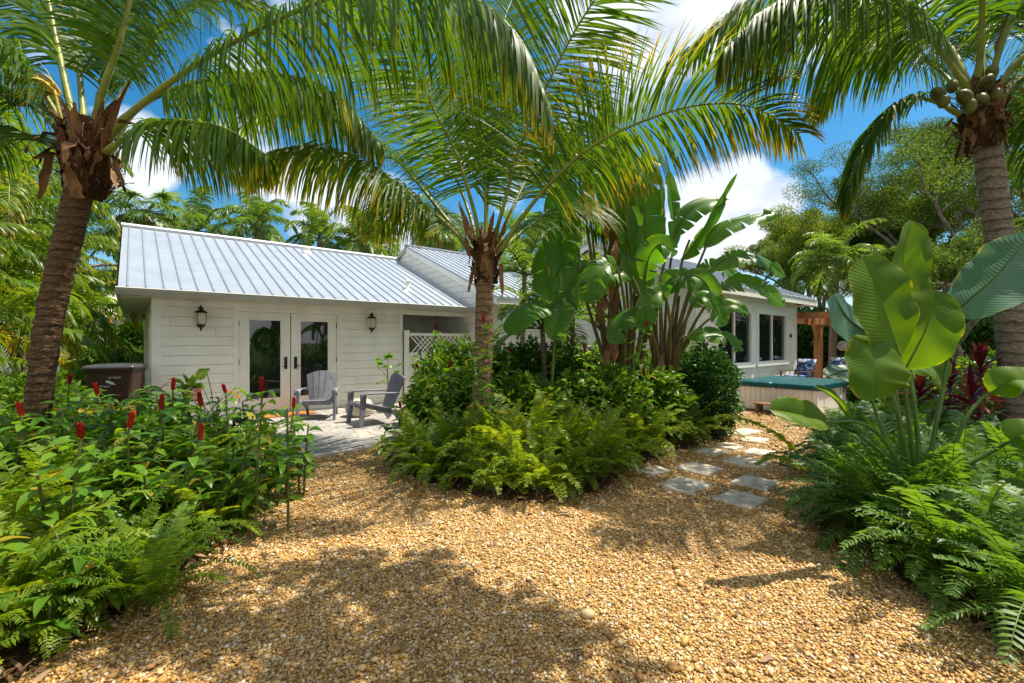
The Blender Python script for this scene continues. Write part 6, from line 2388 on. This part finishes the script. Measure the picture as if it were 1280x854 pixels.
proto = arum('broad_leaf_plant', 'broad leaved plant low between the ferns at the right edge', tuple(at(1265, 427, 3.2) * (1, 1, 0)), 1101, 'calathea', 10, .36, .55, 'broad leaved plants in the right bed')
for px, Y, sc, lab in ((1205, 4.2, 1.0, 'broad leaved plant under the red leaved plants'), (1262, 4.3, 1.1, 'broad leaved plant at the foot of the grey trunk'), (1130, 4.6, .9, 'broad leaved plant behind the paddle leaf stalks'), (1080, 5.0, .85, 'broad leaved plant near the corner of the hot tub'), (1200, 3.3, .9, 'broad leaved plant beside the paddle leaf stalks')):
    copy_tree(proto, tuple(at(px, 427, Y) * (1, 1, 0)), fr.uniform(0, 6), sc, lab, 'broad leaved plants in the right bed')

# potted plants by the cottage wall
ps = at(236, 427, 7.6)
stand = thing('plant_stand', 'small dark plant stand against the cottage wall', 'stand', (ps[0], ps[1], .035), HROT)
mb = MB()
mb.lathe([(0, .48), (.2, .48), (.2, .505), (0, .505)], (0, 0, 0), 24)
mb.build('top', M['black'], stand)
for k in range(3):
    a = k * 2.094
    mb = MB()
    mb.tube([(.16 * math.cos(a), .16 * math.sin(a), 0), (.13 * math.cos(a), .13 * math.sin(a), .48)], .011, 7)
    mb.build('leg', M['black'], stand)
pp = thing('potted_plant', 'leafy plant in a terracotta pot on the dark plant stand', 'potted plant', (ps[0], ps[1], .541))
mb = MB()
mb.lathe([(0, 0), (.075, 0), (.10, .13), (.112, .13), (.112, .16), (.095, .16), (.09, .14), (0, .14)], (0, 0, 0), 20)
mb.build('pot', M['terracotta'], pp)
rngp = np.random.default_rng(44)
n = 46
a = rngp.uniform(0, 6.28, n)
e = rngp.uniform(.1, 1.4, n)
D = np.stack([np.cos(a) * np.cos(e), np.sin(a) * np.cos(e), np.sin(e)], -1)
V, F, tt = strips(np.array((0, 0, .15)) + D * rngp.uniform(.02, .2, (n, 1)), D, rngp.normal(0, 1, (n, 3)), rngp.uniform(.1, .2, n), .07, 5, 1.2, (.3, .8, 1, .8, .5, .05), fold=.2)
mb = MB()
mb.add(V, F)
mb.build('foliage', M['ginger'], pp)
al = arum('elephant_ear', 'elephant ear with a large pinkish underside by the cottage wall', tuple(at(258, 427, 7.2) * (1, 1, 0)), 1201, 'pink', 4, .30, .85)
arum('elephant_ear', 'green elephant ear leaf beside the double doors', tuple(at(268, 427, 7.4) * (1, 1, 0)), 1202, 'calathea', 5, .30, 1.0)

# papaya-like sapling behind the sideways chair
pl = at(484, 427, 9.6)
sp = thing('sapling', 'light green lobed sapling in the corner behind the sideways chair', 'plant', (pl[0], pl[1], .03))
mb = MB()
mb.tube([(0, 0, 0), (.02, 0, .5), (0, 0, .98)], [.018, .014, .01], 8)
mb.build('stem', M['cane'], sp)
rngp = np.random.default_rng(46)
mb = MB()
for k in range(11):
    a = k * 2.4
    e = rngp.uniform(-.1, 1.0)
    d = np.array((math.cos(a) * math.cos(e), math.sin(a) * math.cos(e), math.sin(e)))
    b0 = np.array((0, 0, .55 + .04 * k))
    b1_ = b0 + d * .26
    mb.tube([b0, b1_], .004, 5, 1, cap=False)
    n = 9
    th = np.linspace(-2, 2, n)
    sd = nrm(np.cross(d, (0, 0, 1.)))
    V, F, tt = strips(np.repeat(b1_[None], n, 0), np.cos(th)[:, None] * d + np.sin(th)[:, None] * sd, np.cross(d, sd)[None] * .2 + np.cos(th + 1.57)[:, None] * d + np.sin(th + 1.57)[:, None] * sd, .17 - .03 * np.abs(th), .055, 4, .8, (.5, .9, 1, .6, .05))
    mb.add(V, F, 0, .2)
mb.build('foliage', [M['ginger'], M['cane']], sp)

# dry leaves and twigs lying under the bed rims
rl = np.random.default_rng(64)
mb = MB()
for poly in (left_bed, mid_bed, right_bed):
    P = np.asarray(poly, float)
    c = P.mean(0)
    n = 900
    k = rl.integers(0, len(P) - 1, n)
    u = rl.random(n)[:, None]
    q = P[k] * (1 - u) + P[k + 1] * u
    d = (c - q) / np.linalg.norm(c - q, axis=1, keepdims=True)
    q = q + d * rl.normal(.12, .16, n)[:, None]
    ok = (q[:, 1] > 1.5) & (q[:, 1] < 9)
    q = q[ok]
    n = len(q)
    a = rl.uniform(0, 6.28, n)
    B = np.c_[q, rl.uniform(.03, .075, n)]
    V, F, tt = strips(B, np.stack([np.cos(a), np.sin(a), rl.normal(0, .2, n)], -1), np.stack([-np.sin(a), np.cos(a), rl.normal(0, .4, n)], -1), rl.uniform(.03, .12, n), rl.uniform(.008, .035, n), 3, rl.uniform(-.8, .8, n), (.2, 1, .9, .05))
    mb.add(V, F)
o = mb.build('leaf_litter', M['litter'])
tag(o, 'dry brown leaves fallen along the rims of the planting beds', kind='stuff')


bush('garden_bush', 'long dark hedge added past the deck to darken the wing window reflections', (17.5, 16.0, 0), (3.2, 1.2, 1.7), 9000, M['darkbush'], .18, 301, None, 'bush')  # this hedge and the next are added to darken what the windows reflect
bush('garden_bush', 'dark unseen hedge added at the far side to darken the wing window reflections', (19.5, 11.5, 0), (1.4, 3.2, 1.7), 9000, M['darkbush'], .18, 302, None, 'bush')
# the garden behind us, seen in the window glass
tr = [o for o in COL.objects if o.name.startswith('oak_tree') and o.parent is None]
for i, (x, y, k, sc, lab) in enumerate(((9, -9, 1, 1.0, 'dark tree standing behind us, mirrored in the windows'), (1, -12, 4, 1.1, 'wide tree standing behind us, mirrored in the door glass'), (-9, -9, 1, .9, 'tree behind us on the ginger bed side'), (16, -3, 4, 1.0, 'tree beside us past the paddle leaf bed'), (5, -16, 3, 1.2, 'olive green tree far behind us'))):
    copy_tree(tr[k], (x, y, 0), i * 1.3, sc, lab, 'trees beyond the garden')


# a limb with leafy clumps hanging over the drive from a tree beside us; its shade dapples the gravel
rt = np.random.default_rng(222)
ot = thing('oak_tree', 'tree behind us whose limb shades the near gravel', 'tree', (5.2, -2.2, 0), 0, 'trees beyond the garden')
org = np.array((5.2, -2.2, 0))
limb = catmull([(5.2, -2.2, 0), (5.0, -1.8, 2.2), (4.2, -.4, 4.6), (3.1, 1.7, 5.7), (2.0, 3.1, 6.1)], 24) - org
mb = MB()
mb.tube(limb, np.linspace(.2, .04, 24), 10)
cl = []
for k in range(34):
    u = nrm(rt.normal(0, 1, 3)) * rt.random() ** .4
    p = np.array((2.1, 3.05, 6.0)) + u * np.array((1.55, .85, .55)) - org
    cl.append(p)
    j = rt.integers(13, 23)
    mid = (limb[j] + p) / 2 + rt.normal(0, .08, 3)
    mb.tube([limb[j], mid, p], [.022, .014, .006], 5)
mb.build('trunk', M['bark'], ot)
cl = np.array(cl)
cc = np.repeat(cl, 75, 0)
n = len(cc)
B = cc + nrm(rt.normal(0, 1, (n, 3))) * (rt.random(n) ** .5)[:, None] * np.array((.34, .26, .16))
V, F, tt = strips(B, rt.normal(0, 1, (n, 3)), rt.normal(0, 1, (n, 3)), rt.uniform(.10, .2, n), .06, 2, .4, (.4, 1, .1))
mb = MB()
mb.add(V, F)
mb.build('crown', M['tree2'], ot)

# scattered fallen leaves on the open gravel
n = 620
q = np.c_[rt.uniform(-2.6, 2.6, n), rt.uniform(1.8, 6.0, n)]
q = q[inside(q, gravel_poly)]
n = len(q)
an = rt.uniform(0, 6.28, n)
V, F, tt = strips(np.c_[q, rt.uniform(.014, .024, n)], np.stack([np.cos(an), np.sin(an), rt.normal(0, .15, n)], -1), np.stack([-np.sin(an), np.cos(an), rt.normal(0, .3, n)], -1), rt.uniform(.015, .085, n), rt.uniform(.005, .024, n), 3, rt.uniform(-.6, .6, n), (.2, 1, .9, .05))
mb = MB()
mb.add(V, F)
o = mb.build('fallen_leaves', M['litter'])
tag(o, 'small dry leaves and bits scattered on the open gravel', kind='stuff')
